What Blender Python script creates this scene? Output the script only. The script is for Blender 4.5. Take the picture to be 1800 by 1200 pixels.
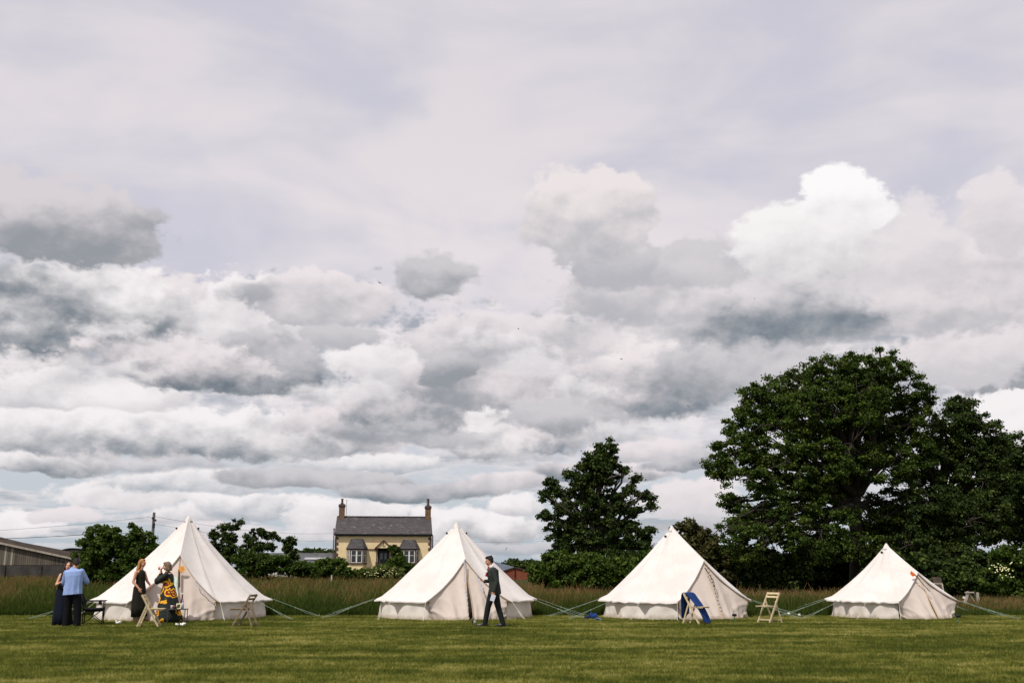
import bpy, math, random
import numpy as np
from mathutils import Vector, Matrix

SC = bpy.context.scene
for o in list(bpy.data.objects):
    bpy.data.objects.remove(o)
R = math.radians

# ------------------------------------------------------------------ camera
CAM_H = 1.5
FPX = 1750.0                      # focal length in photo pixels (1800 wide)
PITCH = math.atan(395.0 / FPX)
SP, CP = math.sin(PITCH), math.cos(PITCH)
cd = bpy.data.cameras.new('camera')
cam = bpy.data.objects.new('camera', cd)
SC.collection.objects.link(cam)
cam.location = (0, 0, CAM_H)
cam.rotation_euler = (R(90) + PITCH, 0, 0)
cd.sensor_width = 36.0
cd.lens = 36.0 * FPX / 1800.0
cd.clip_start = 0.1
cd.clip_end = 6000
SC.camera = cam
SC.render.resolution_x = 1024
SC.render.resolution_y = 682

SUN_EL, SUN_AZ = 54.0, -142.0      # azimuth from +Y towards +X: behind the camera, from the left
vs = SC.view_settings
vs.view_transform = 'Standard'
vs.look = 'None'
vs.exposure = 0.0
vs.gamma = 1.0
vs.use_curve_mapping = False

sd = bpy.data.lights.new('sun', 'SUN')
sd.energy = 3.3
sd.angle = R(0.53)
sd.color = (1.0, 0.95, 0.89)
sun = bpy.data.objects.new('sun', sd)
SC.collection.objects.link(sun)
_d = Vector((math.sin(R(SUN_AZ)) * math.cos(R(SUN_EL)), math.cos(R(SUN_AZ)) * math.cos(R(SUN_EL)), math.sin(R(SUN_EL))))
sun.rotation_euler = _d.to_track_quat('Z', 'Y').to_euler()
sun.location = _d * 60


def srgb(r, g, b):
    f = lambda c: (c / 255.0) / 12.92 if c / 255.0 <= 0.04045 else ((c / 255.0 + 0.055) / 1.055) ** 2.4
    return (f(r), f(g), f(b), 1.0)


# photo pixel -> place in the world
def ray(u, v):
    a, b = u - 900.0, v - 600.0
    return a, FPX * CP + b * SP, FPX * SP - b * CP


def at(u, v, Y):
    x, y, z = ray(u, v)
    t = Y / y
    return Vector((x * t, Y, CAM_H + z * t))


def gnd(u, v, z=0.0):
    x, y, zz = ray(u, v)
    t = (z - CAM_H) / zz
    return Vector((x * t, y * t, z))


class NG:
    """small wrapper round a node tree"""
    def __init__(s, tree):
        s.t = tree

    def new(s, typ, **kw):
        n = s.t.nodes.new(typ)
        for k, v in kw.items():
            setattr(n, k, v)
        return n

    def put(s, sock, v):
        if hasattr(v, 'is_linked') or hasattr(v, 'links'):
            s.t.links.new(v, sock)
        else:
            sock.default_value = v

    def m(s, op, *a, clamp=False):
        n = s.new('ShaderNodeMath', operation=op, use_clamp=clamp)
        for i, v in enumerate(a):
            s.put(n.inputs[i], v)
        return n.outputs[0]

    def vm(s, op, *a):
        n = s.new('ShaderNodeVectorMath', operation=op)
        for i, v in enumerate(a):
            s.put(n.inputs[i], v)
        return n.outputs[0]

    def noise(s, vec, scale, detail=4.0, rough=0.55, dist=0.0, lac=2.0):
        n = s.new('ShaderNodeTexNoise')
        n.noise_dimensions = '3D'
        s.put(n.inputs['Vector'], vec)
        n.inputs['Scale'].default_value = scale
        n.inputs['Detail'].default_value = detail
        n.inputs['Roughness'].default_value = rough
        n.inputs['Distortion'].default_value = dist
        n.inputs['Lacunarity'].default_value = lac
        return n.outputs['Fac']

    def smooth(s, v, a, b, lo=0.0, hi=1.0):
        n = s.new('ShaderNodeMapRange', interpolation_type='SMOOTHSTEP')
        s.put(n.inputs[0], v)
        for i, q in enumerate((a, b, lo, hi)):
            s.put(n.inputs[i + 1], q)
        return n.outputs[0]

    def mix(s, f, a, b, typ='MIX'):
        n = s.new('ShaderNodeMix', data_type='RGBA', blend_type=typ)
        s.put(n.inputs[0], f)
        s.put(n.inputs[6], a)
        s.put(n.inputs[7], b)
        return n.outputs[2]

    def comb(s, x, y, z):
        n = s.new('ShaderNodeCombineXYZ')
        for i, v in enumerate((x, y, z)):
            s.put(n.inputs[i], v)
        return n.outputs[0]

    def sep(s, v):
        n = s.new('ShaderNodeSeparateXYZ')
        s.put(n.inputs[0], v)
        return n.outputs


# ------------------------------------------------------------------ sky
def sky_angles(u, v):
    x, y, z = ray(u, v)
    l = math.sqrt(x * x + y * y + z * z)
    return math.atan2(x, y) * 17.5, math.asin(z / l) * 17.5       # units of 100 photo pixels


def cloud_group():
    t = bpy.data.node_groups.new('cloud_bank', 'ShaderNodeTree')
    I = t.interface
    for nm, ty in (('Color', 'NodeSocketColor'), ('P', 'NodeSocketVector'), ('Edge', 'NodeSocketFloat'),
                   ('Relief', 'NodeSocketFloat'), ('inv', 'NodeSocketVector'), ('off', 'NodeSocketVector'), ('ib', 'NodeSocketFloat'),
                   ('soft', 'NodeSocketFloat'), ('namp', 'NodeSocketFloat'),
                   ('bright', 'NodeSocketColor'), ('dark', 'NodeSocketColor'), ('opacity', 'NodeSocketFloat'), ('lo', 'NodeSocketFloat'), ('hi', 'NodeSocketFloat')):
        I.new_socket(nm, in_out='INPUT', socket_type=ty)
    I.new_socket('Color', in_out='OUTPUT', socket_type='NodeSocketColor')
    g = NG(t)
    i = t.nodes.new('NodeGroupInput').outputs
    o = t.nodes.new('NodeGroupOutput')
    # the negligible colour term makes each bank wait for the one behind it (keeps the shader's stack small)
    p = g.vm('MULTIPLY_ADD', i['Color'], (1e-6, 1e-6, 1e-6), i['P'])
    p = g.vm('MULTIPLY_ADD', p, i['inv'], i['off'])
    x, y, z = g.sep(p)
    yy = g.m('MAXIMUM', y, g.m('MULTIPLY', y, i['ib']))       # flatter below than above
    r = g.m('SQRT', g.m('MULTIPLY_ADD', x, x, g.m('MULTIPLY', yy, yy)))
    d = g.m('MULTIPLY_ADD', i['Edge'], i['namp'], g.m('MULTIPLY', r, -1.0))
    a = g.smooth(d, -1.0, i['soft'], 0.0, i['opacity'])
    tt = g.m('MULTIPLY_ADD', y, 0.5, i['Relief'])
    tt = g.smooth(tt, i['lo'], i['hi'])
    t.links.new(g.mix(a, i['Color'], g.mix(tt, i['dark'], i['bright'])), o.inputs[0])
    return t


W = bpy.data.worlds.new('World')
SC.world = W
W.use_nodes = True
wt = W.node_tree
wt.nodes.clear()
g = NG(wt)
gen = g.new('ShaderNodeTexCoord').outputs['Generated']
dirv = g.vm('NORMALIZE', gen)
dx_, dy_, dz_ = g.sep(dirv)
az = g.m('MULTIPLY', g.m('ARCTAN2', dx_, dy_), 17.5)
el = g.m('MULTIPLY', g.m('ARCSINE', dz_), 17.5)
base = g.vm('MULTIPLY', dirv, (17.5, 17.5, 26.0))
# domain warp
wn1 = g.m('SUBTRACT', g.noise(base, 0.8, 5, 0.55), 0.5)
wn2 = g.m('SUBTRACT', g.noise(g.vm('ADD', base, (31.0, 7.0, 3.0)), 0.8, 5, 0.55), 0.5)
U = g.m('ADD', az, g.m('MULTIPLY', wn1, 1.25))
V = g.m('ADD', el, g.m('MULTIPLY', wn2, 0.42))
# billow noise for cauliflower edges and its relief lit from above left
def billow(off):
    p = g.vm('ADD', base, off)
    a = g.m('ABSOLUTE', g.m('SUBTRACT', g.noise(p, 1.3, 3.0, 0.5), 0.5))
    b = g.noise(p, 3.0, 7.0, 0.66)
    return g.m('ADD', g.m('MULTIPLY', a, -1.6), g.m('MULTIPLY', b, 0.95))
n0 = billow((0, 0, 0))
n1 = billow((-0.10, 0.0, 0.22))
Edge = g.m('ADD', n0, -0.23)
big0 = g.noise(base, 0.55, 3.0, 0.5)
big1 = g.noise(g.vm('ADD', base, (-0.25, 0, 0.7)), 0.55, 3.0, 0.5)
Relief = g.m('ADD', g.m('MULTIPLY', g.m('SUBTRACT', n0, n1), 0.42), g.m('MULTIPLY', g.m('SUBTRACT', big0, big1), 1.3))

sk = g.new('ShaderNodeTexSky')
sk.sky_type = 'NISHITA'
sk.sun_disc = False
sk.sun_elevation = R(SUN_EL)
sk.sun_rotation = R(SUN_AZ)
sk.air_density = 1.0
sk.dust_density = 1.6
skyc = g.mix(1.0, sk.outputs[0], (0.10, 0.10, 0.10, 1), 'MULTIPLY')
# thin high veil over the blue
veil = g.noise(g.vm('MULTIPLY', base, (0.28, 0.28, 0.42)), 1.0, 4.0, 0.5, 0.3)
vc = g.mix(g.smooth(veil, 0.34, 0.66), srgb(204, 203, 216), srgb(232, 225, 228))
top = g.smooth(el, 5.0, 9.6)
vc = g.mix(g.m('MULTIPLY', top, 0.30), vc, srgb(204, 201, 211))
va = g.smooth(el, 0.6, 4.0, 0.72, 0.97)
low = g.mix(g.smooth(el, 0.0, 2.2), srgb(196, 208, 222), srgb(214, 214, 222))
col = g.mix(va, skyc, g.mix(g.smooth(el, 0.8, 4.4), low, vc))
# scattered cloud everywhere (cloud-base plane), so the whole dome has a sky
pl = g.vm('DIVIDE', dirv, g.comb(g.m('ADD', dz_, 0.12), g.m('ADD', dz_, 0.12), 1.0))
pl = g.vm('MULTIPLY', pl, (1.0, 1.0, 0.4))
gn = g.m('ADD', g.noise(pl, 2.1, 7.0, 0.58), g.m('MULTIPLY', Edge, 0.10))
gcol = g.mix(g.smooth(g.m('ADD', gn, g.m('MULTIPLY', Relief, -0.25)), 0.50, 0.72), srgb(236, 230, 231), srgb(168, 173, 182))
ga = g.m('MULTIPLY', g.smooth(gn, 0.47, 0.60), g.smooth(el, 5.2, 3.2))
behind = g.smooth(dy_, 0.5, 0.75)
ga2 = g.m('MULTIPLY', g.smooth(gn, 0.47, 0.60), g.m('SUBTRACT', 1.0, behind))
col = g.mix(g.m('MAXIMUM', g.m('MULTIPLY', ga, 0.75), g.m('MULTIPLY', ga2, 0.85)), col, gcol)

# broad broken layer filling the middle of the sky
fl = g.m('MULTIPLY', g.smooth(g.m('ADD', el, g.m('MULTIPLY', wn1, 3.0)), 1.7, 3.2), g.smooth(g.m('ADD', el, g.m('MULTIPLY', Edge, 2.4)), 5.0, 4.2))
def puffs(dz):
    zz = g.m('ADD', dz_, 0.10 + dz)
    p = g.vm('MULTIPLY', g.vm('DIVIDE', dirv, g.comb(zz, zz, 1.0)), (1.0, 1.0, 0.3))
    return g.noise(p, 2.6, 5.0, 0.55)
pf0 = puffs(0.0)
pf1 = puffs(0.016)
pr = g.m('SUBTRACT', pf0, pf1)
pv = g.m('ADD', g.m('ADD', g.m('MULTIPLY', pf0, 0.55), g.m('MULTIPLY', big0, 0.45)), g.m('MULTIPLY', g.m('ADD', Relief, g.m('MULTIPLY', pr, 1.5)), -0.45))
fc = g.mix(g.smooth(pv, 0.40, 0.62), srgb(243, 236, 236), srgb(158, 165, 175))
col = g.mix(g.m('MULTIPLY', fl, 0.85), col, fc)
CG = cloud_group()
P3 = g.comb(U, V, 0.0)
WHITE, PINK, LG, MG = (245, 240, 241), (235, 227, 229), (207, 204, 208), (184, 184, 190)
DG, BB, DB, LB = (150, 154, 161), (122, 132, 142), (104, 116, 127), (166, 174, 183)
def cloud(col, u, v, ru, rt, rb, bright, dark, soft=0.30, namp=0.5, op=1.0, shift=0.5):
    cu, cv = sky_angles(u, v)
    n = wt.nodes.new('ShaderNodeGroup')
    n.node_tree = CG
    g.put(n.inputs['Color'], col)
    g.put(n.inputs['P'], P3); g.put(n.inputs['Edge'], Edge); g.put(n.inputs['Relief'], Relief)
    n.inputs['inv'].default_value = (100.0 / ru, 100.0 / rt, 0)
    n.inputs['off'].default_value = (-cu * 100.0 / ru, -cv * 100.0 / rt, 0)
    for k, x in (('ib', -rt / rb), ('soft', -1 + soft), ('namp', namp * 1.6), ('opacity', op), ('lo', -0.05 - shift), ('hi', 0.95 - shift)):
        n.inputs[k].default_value = x
    n.inputs['bright'].default_value = srgb(*bright)
    n.inputs['dark'].default_value = srgb(*dark)
    return n.outputs[0]
CLOUDS = [
    # low cumulus along the horizon
    (35, 922, 60, 26, 20, WHITE, LG), (210, 870, 110, 30, 22, WHITE, LG), (120, 905, 70, 16, 12, PINK, LG), (320, 905, 60, 22, 22, WHITE, MG),
    (430, 890, 120, 30, 26, WHITE, LB), (380, 940, 110, 18, 18, PINK, LG, .3, .4, .8), (560, 915, 75, 42, 36, WHITE, LG), (660, 905, 90, 32, 40, WHITE, LG),
    (760, 925, 70, 40, 40, WHITE, MG), (860, 930, 95, 34, 30, WHITE, DG), (900, 968, 110, 14, 10, LG, LB, .3, .3, .9),
    (910, 890, 60, 24, 14, WHITE, MG), (1210, 880, 85, 42, 38, PINK, LG), (1150, 925, 60, 12, 16, LB, MG, .3, .4, .8), (1245, 925, 60, 18, 18, LG, MG),
    # stretched banks
    (60, 815, 120, 30, 18, WHITE, BB, .2, .35), (350, 850, 150, 26, 18, WHITE, LB), (560, 845, 190, 24, 16, LG, DG, .25, .35),
    (740, 865, 150, 22, 16, LG, BB, .25, .35), (900, 850, 90, 20, 12, PINK, MG), (640, 810, 140, 20, 16, WHITE, LB, .25, .4, .9),
    (1060, 830, 120, 26, 16, PINK, BB, .25, .4), (1200, 815, 90, 22, 16, LG, BB, .25, .4),
    (1130, 790, 100, 26, 20, PINK, MG, .25, .5),
    (120, 760, 260, 62, 38, WHITE, BB, .26, .55), (390, 775, 210, 58, 34, WHITE, BB, .26, .55), (600, 765, 130, 50, 28, PINK, DG),
    (860, 760, 120, 56, 40, WHITE, DG, .26, .55), (960, 770, 90, 36, 26, PINK, BB), (760, 770, 110, 26, 16, LG, DG, .25, .4),
    # middle tier
    (60, 690, 120, 42, 26, WHITE, MG), (230, 700, 100, 44, 26, WHITE, LG), (720, 720, 110, 60, 46, PINK, BB, .22, .45),
    (700, 640, 130, 60, 50, WHITE, LG), (880, 670, 190, 70, 50, PINK, DG, .25, .5), (1010, 730, 130, 40, 34, LG, DG),
    (900, 600, 230, 50, 50, PINK, MG, .3, .5, .9), (780, 645, 50, 28, 40, LG, DG, .25, .5),
    (1150, 690, 150, 75, 44, PINK, BB, .35, .5, 1, .42), (1300, 640, 150, 60, 50, LG, DG, .3, .5, .9),
    # the big bank on the left
    (300, 545, 250, 60, 80, PINK, MG, .25, .5), (470, 560, 130, 80, 60, WHITE, LG, .2, .55), (560, 525, 120, 52, 48, PINK, MG, .2, .55),
    (600, 590, 70, 20, 24, LG, MG, .3, .5), (130, 545, 190, 95, 80, WHITE, DB, .30, .5, 1, .42), (460, 655, 110, 75, 44, LG, DB, .2, .45, 1, .36),
    (300, 640, 170, 52, 42, PINK, DB, .30, .5, 1, .5), (450, 512, 55, 20, 22, MG, DG, .7, .9, .55),
    (215, 590, 75, 27, 17, WHITE, DG, .75, .9, .62), (640, 690, 57, 32, 20, WHITE, LG, .75, .9, .62), (560, 700, 62, 22, 15, WHITE, DG, .75, .9, .62), (905, 790, 87, 30, 17, WHITE, BB, .75, .9, .62),
    (1010, 690, 74, 36, 20, WHITE, DG, .75, .9, .62), (680, 760, 112, 27, 17, LG, BB, .75, .9, .62), (930, 640, 75, 32, 22, WHITE, LG, .75, .9, .62), (530, 780, 87, 25, 15, WHITE, BB, .75, .9, .62),
    (170, 665, 87, 37, 17, WHITE, MG, .75, .9, .62), (850, 610, 68, 30, 20, WHITE, DG, .75, .9, .62), (260, 815, 150, 20, 12, PINK, BB, .75, .9, .62), (1090, 760, 87, 25, 15, WHITE, BB, .75, .9, .62),
    # upper left and small lone cloud
    (90, 395, 180, 85, 62, (216, 210, 214), DG, .22, .5, 1, .45), (765, 487, 88, 48, 42, LG, DG, .30, .5, 1, .5),
    # right hand bank
    (1750, 560, 150, 140, 110, PINK, MG, .3, .5), (1780, 660, 80, 60, 50, LG, DG, .25, .5), (1790, 735, 90, 44, 50, WHITE, LG, .15, .5, 1, .75),
    (1700, 620, 110, 60, 60, PINK, LG, .3, .5, .9),
    (1400, 540, 330, 110, 70, (222, 217, 220), BB, .4, .45, 1, .5), (1150, 510, 160, 60, 60, PINK, MG, .25, .5), (1230, 470, 120, 50, 40, LG, MG, .3, .5, .8),
    (1660, 510, 130, 90, 80, PINK, MG, .3, .5, .9),
    (1090, 460, 80, 60, 50, LG, MG, .25, .45), (1035, 385, 125, 90, 82, (236, 228, 228), MG, .2, .45, 1, .55),
    (1560, 440, 130, 90, 70, (232, 226, 228), LG, .35, .5, .9), (1400, 420, 120, 62, 66, (246, 243, 243), LG, .25, .4, 1, .7),
    (1475, 365, 78, 76, 70, (252, 250, 250), (225, 222, 224), .2, .35, 1, .8), (1440, 430, 120, 50, 60, (244, 240, 241), (214, 211, 213), .5, .4, .9, .7),
    (1760, 370, 70, 60, 70, PINK, LG, .3, .5, .8),
]
SKYC = col
def below_horizon(c):
    return g.mix(g.smooth(el, -0.6, 0.15), (0.06, 0.08, 0.03, 1), c)

def bgnode(c):
    bg = g.new('ShaderNodeBackground')
    g.put(bg.inputs['Color'], c)
    return bg.outputs[0]

def mixsh(f, a, b):
    n = g.new('ShaderNodeMixShader')
    g.put(n.inputs[0], f)
    wt.links.new(a, n.inputs[1]); wt.links.new(b, n.inputs[2])
    return n.outputs[0]

# the sky is cut into tiles so that each direction only works out the banks near it
UB = [-9.6, -4.6, 0.0, 4.6, 9.6]
VB = [-0.3, 1.3, 2.6, 4.2, 7.6]
def tile(u0, u1, v0, v1):
    c = SKYC
    for k in CLOUDS:
        cu, cv = sky_angles(k[0], k[1])
        ex, et, eb = k[2] / 100 * 1.3 + .42, k[3] / 100 * 1.3 + .17, k[4] / 100 * 1.3 + .17
        if cu + ex > u0 and cu - ex < u1 and cv + et > v0 and cv - eb < v1:
            c = cloud(c, *k)
    return bgnode(c)

generic = bgnode(below_horizon(SKYC))
def column(u0, u1):
    sh = generic
    rows = [tile(u0, u1, VB[i], VB[i + 1]) for i in range(len(VB) - 1)]
    lo = mixsh(g.m('GREATER_THAN', el, VB[1]), rows[0], rows[1])
    hi = mixsh(g.m('GREATER_THAN', el, VB[3]), rows[2], rows[3])
    return mixsh(g.m('GREATER_THAN', el, VB[2]), lo, hi)

def tree(i, j):
    if j - i == 1:
        return column(UB[i], UB[j])
    k = (i + j) // 2
    return mixsh(g.m('GREATER_THAN', az, UB[k]), tree(i, k), tree(k, j))

inside = g.m('MULTIPLY', g.m('LESS_THAN', g.m('ABSOLUTE', az), UB[-1]), g.m('MULTIPLY', g.m('GREATER_THAN', el, VB[0]), g.m('LESS_THAN', el, VB[-1])))
wo = g.new('ShaderNodeOutputWorld')
wt.links.new(mixsh(inside, generic, tree(0, len(UB) - 1)), wo.inputs[0])
W.cycles.sampling_method = 'MANUAL'
W.cycles.sample_map_resolution = 256
#ENV_END

# ------------------------------------------------------------------ helpers
COL = SC.collection
rnd = random.Random(7)
rng = np.random.default_rng(11)


def mat(name, color, rough=0.85, noise=None, bump=None, spec=0.2, metal=0.0, trans=0.0, coord='Object'):
    """procedural principled material; noise=(scale, amount, second colour), bump=(scale, strength)"""
    m = bpy.data.materials.new(name)
    m.use_nodes = True
    t = m.node_tree
    g = NG(t)
    b = t.nodes['Principled BSDF']
    b.inputs['Roughness'].default_value = rough
    b.inputs['Specular IOR Level'].default_value = spec
    b.inputs['Metallic'].default_value = metal
    c = (*color[:3], 1.0)
    tc = t.nodes.new('ShaderNodeTexCoord').outputs[coord]
    if noise:
        f = g.smooth(g.noise(tc, noise[0], 5, 0.6), 0.32, 0.68)
        cc = g.mix(g.m('MULTIPLY', f, noise[1]), c, (*noise[2][:3], 1.0))
        t.links.new(cc, b.inputs['Base Color'])
    else:
        b.inputs['Base Color'].default_value = c
    if bump:
        bn = t.nodes.new('ShaderNodeBump')
        bn.inputs['Strength'].default_value = bump[1]
        bn.inputs['Distance'].default_value = 0.02
        t.links.new(g.noise(tc, bump[0], 4, 0.6), bn.inputs['Height'])
        t.links.new(bn.outputs[0], b.inputs['Normal'])
    return m


def leaf_mat(name, c1, c2, c3, trans=0.35, rough=0.6):
    """foliage: colour runs c1..c2..c3 over the per-leaf attribute 'tint'"""
    m = bpy.data.materials.new(name)
    m.use_nodes = True
    t = m.node_tree
    g = NG(t)
    b = t.nodes['Principled BSDF']
    a = t.nodes.new('ShaderNodeAttribute')
    a.attribute_name = 'tint'
    f = a.outputs['Fac']
    c = g.mix(g.smooth(f, 0.0, 0.55), (*c1, 1), (*c2, 1))
    c = g.mix(g.smooth(f, 0.5, 1.0), c, (*c3, 1))
    t.links.new(c, b.inputs['Base Color'])
    b.inputs['Roughness'].default_value = rough
    b.inputs['Specular IOR Level'].default_value = 0.12
    tr = t.nodes.new('ShaderNodeBsdfTranslucent')
    t.links.new(g.mix(1.0, c, (1.0, 1.25, 0.5, 1), 'MULTIPLY'), tr.inputs['Color'])
    ms = t.nodes.new('ShaderNodeMixShader')
    ms.inputs[0].default_value = trans
    t.links.new(b.outputs[0], ms.inputs[1])
    t.links.new(tr.outputs[0], ms.inputs[2])
    t.links.new(ms.outputs[0], t.nodes['Material Output'].inputs[0])
    return m


def tag(o, label=None, cat=None, group=None, kind=None):
    if label: o['label'] = label
    if cat: o['category'] = cat
    if group: o['group'] = group
    if kind: o['kind'] = kind
    return o


def empty(name, loc=(0, 0, 0), rz=0.0):
    o = bpy.data.objects.new(name, None)
    o.empty_display_size = 0.3
    o.location = loc
    o.rotation_euler = (0, 0, rz)
    COL.objects.link(o)
    return o


def link_mesh(name, me, m=None, parent=None, smooth=False):
    if m is not None:
        me.materials.append(m)
    if smooth:
        me.polygons.foreach_set('use_smooth', np.ones(len(me.polygons), dtype=bool))
    o = bpy.data.objects.new(name, me)
    COL.objects.link(o)
    if parent is not None:
        o.parent = parent
    return o


def frame_of(d):
    d = Vector(d).normalized()
    a = Vector((0, 0, 1)) if abs(d.z) < 0.9 else Vector((1, 0, 0))
    x = d.cross(a).normalized()
    y = d.cross(x).normalized()
    return x, y, d


class MB:
    def __init__(s):
        s.v, s.f = [], []

    def add(s, vs_, fs):
        n = len(s.v)
        s.v += [tuple(p) for p in vs_]
        s.f += [tuple(i + n for i in q) for q in fs]
        return s

    def box(s, c, d, rot=None, taper=1.0):
        x, y, z = d[0] / 2, d[1] / 2, d[2] / 2
        ps = [Vector((i * x * (taper if k > 0 else 1), j * y * (taper if k > 0 else 1), k * z)) for k in (-1, 1) for j in (-1, 1) for i in (-1, 1)]
        if rot is not None:
            ps = [rot @ p for p in ps]
        ps = [p + Vector(c) for p in ps]
        return s.add(ps, [(0, 2, 3, 1), (4, 5, 7, 6), (0, 1, 5, 4), (2, 6, 7, 3), (0, 4, 6, 2), (1, 3, 7, 5)])

    def bar(s, p, q, w, h, up=(0, 0, 1)):
        """rectangular bar from p to q"""
        p, q = Vector(p), Vector(q)
        d = (q - p).normalized()
        x = d.cross(Vector(up))
        if x.length < 1e-4:
            x = d.cross(Vector((1, 0, 0)))
        x.normalize()
        y = x.cross(d).normalized()
        ps = []
        for e in (p, q):
            for a, b in ((-1, -1), (1, -1), (1, 1), (-1, 1)):
                ps.append(e + x * a * w / 2 + y * b * h / 2)
        return s.add(ps, [(0, 3, 2, 1), (4, 5, 6, 7), (0, 1, 5, 4), (1, 2, 6, 5), (2, 3, 7, 6), (3, 0, 4, 7)])

    def tube(s, pts, rs, n=8, flat=1.0, ref=None, cap=True):
        pts = [Vector(p) for p in pts]
        if not hasattr(rs, '__len__'):
            rs = [rs] * len(pts)
        base = len(s.v)
        px = None
        for i, p in enumerate(pts):
            a = pts[max(i - 1, 0)]
            b = pts[min(i + 1, len(pts) - 1)]
            d = (b - a).normalized()
            if px is None:
                px = frame_of(d)[0] if ref is None else (Vector(ref) - d * d.dot(Vector(ref))).normalized()
            px = (px - d * d.dot(px)).normalized()
            py = d.cross(px)
            for k in range(n):
                t = 2 * math.pi * k / n
                s.v.append(tuple(p + px * math.cos(t) * rs[i] + py * math.sin(t) * rs[i] * flat))
        for i in range(len(pts) - 1):
            for k in range(n):
                a, b = base + i * n + k, base + i * n + (k + 1) % n
                s.f.append((a, b, b + n, a + n))
        if cap:
            s.f.append(tuple(base + k for k in reversed(range(n))))
            s.f.append(tuple(base + (len(pts) - 1) * n + k for k in range(n)))
        return s

    def capsule(s, p, q, r0, r1, n=12):
        """closed tapered limb with round ends"""
        p, q = Vector(p), Vector(q)
        d = (q - p).normalized()
        pts, rs = [], []
        for a in (-88, -60, -30):
            pts.append(p + d * math.sin(R(a)) * r0); rs.append(math.cos(R(a)) * r0)
        for t in (0, 0.5, 1):
            pts.append(p.lerp(q, t)); rs.append(r0 + (r1 - r0) * t)
        for a in (30, 60, 88):
            pts.append(q + d * math.sin(R(a)) * r1); rs.append(math.cos(R(a)) * r1)
        return s.tube(pts, rs, n)

    def ell(s, c, r, rot=None, n=14, m=9):
        c = Vector(c)
        pts = []
        base = len(s.v)
        for j in range(1, m):
            ph = math.pi * j / m
            for k in range(n):
                t = 2 * math.pi * k / n
                p = Vector((r[0] * math.sin(ph) * math.cos(t), r[1] * math.sin(ph) * math.sin(t), r[2] * math.cos(ph)))
                if rot is not None: p = rot @ p
                s.v.append(tuple(c + p))
        for q in ((0, 0, r[2]), (0, 0, -r[2])):
            p = Vector(q)
            if rot is not None: p = rot @ p
            s.v.append(tuple(c + p))
        T, B = len(s.v) - 2, len(s.v) - 1
        for j in range(m - 2):
            for k in range(n):
                a, b = base + j * n + k, base + j * n + (k + 1) % n
                s.f.append((a, a + n, b + n, b))
        for k in range(n):
            s.f.append((T, base + k, base + (k + 1) % n))
            s.f.append((B, base + (m - 2) * n + (k + 1) % n, base + (m - 2) * n + k))
        return s

    def rings(s, rs, n=20, fold=0.0, nf=9, cap=True, ph=0.0):
        """loft of (cx, cy, z, rx, ry[, fold]) rings"""
        base = len(s.v)
        for r in rs:
            fo = r[5] if len(r) > 5 else fold
            for k in range(n):
                t = 2 * math.pi * k / n
                w = 1 + fo * (math.sin(nf * t + ph) + 0.4 * math.sin((nf * 2 + 1) * t + 1.3 + ph))
                s.v.append((r[0] + r[3] * math.cos(t) * w, r[1] + r[4] * math.sin(t) * w, r[2]))
        for i in range(len(rs) - 1):
            for k in range(n):
                a, b = base + i * n + k, base + i * n + (k + 1) % n
                s.f.append((a, b, b + n, a + n))
        if cap:
            s.f.append(tuple(base + k for k in reversed(range(n))))
            s.f.append(tuple(base + (len(rs) - 1) * n + k for k in range(n)))
        return s

    def grid(s, P):
        """P[i][j] points -> quads"""
        base = len(s.v)
        n, m = len(P), len(P[0])
        for row in P:
            for p in row:
                s.v.append(tuple(p))
        for i in range(n - 1):
            for j in range(m - 1):
                a = base + i * m + j
                s.f.append((a, a + 1, a + m + 1, a + m))
        return s

    def build(s, name, m=None, parent=None, smooth=False, off=None):
        me = bpy.data.meshes.new(name)
        vs_ = s.v if off is None else [(x - off[0], y - off[1], z - off[2]) for x, y, z in s.v]
        me.from_pydata(vs_, [], s.f)
        me.update()
        return link_mesh(name, me, m, parent, smooth)


def remeshed(mb, name, m, parent, voxel, it=4, fac=0.5):
    """union of overlapping closed volumes as one continuous smooth surface"""
    o = mb.build(name)
    r = o.modifiers.new('r', 'REMESH')
    r.mode = 'VOXEL'
    r.voxel_size = voxel
    r.adaptivity = 0.0
    sm = o.modifiers.new('s', 'SMOOTH')
    sm.factor = fac
    sm.iterations = it
    dg = bpy.context.evaluated_depsgraph_get()
    me = bpy.data.meshes.new_from_object(o.evaluated_get(dg))
    old = o.data
    bpy.data.objects.remove(o)
    bpy.data.meshes.remove(old)
    me.name = name
    me.materials.clear()
    return link_mesh(name, me, m, parent, True)


def np_mesh(name, verts, quads, m, parent=None, tint=None, smooth=False, k=4):
    me = bpy.data.meshes.new(name)
    nv, nf = len(verts), len(quads)
    me.vertices.add(nv)
    me.vertices.foreach_set('co', np.ascontiguousarray(verts, dtype=np.float32).ravel())
    me.loops.add(nf * k)
    me.loops.foreach_set('vertex_index', np.ascontiguousarray(quads, dtype=np.int32).ravel())
    me.polygons.add(nf)
    me.polygons.foreach_set('loop_start', np.arange(0, nf * k, k, dtype=np.int32))
    try:
        me.polygons.foreach_set('loop_total', np.full(nf, k, dtype=np.int32))
    except Exception:
        pass
    me.update(calc_edges=True)
    if tint is not None:
        a = me.attributes.new('tint', 'FLOAT', 'POINT')
        a.data.foreach_set('value', np.ascontiguousarray(tint, dtype=np.float32))
    return link_mesh(name, me, m, parent, smooth)


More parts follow.
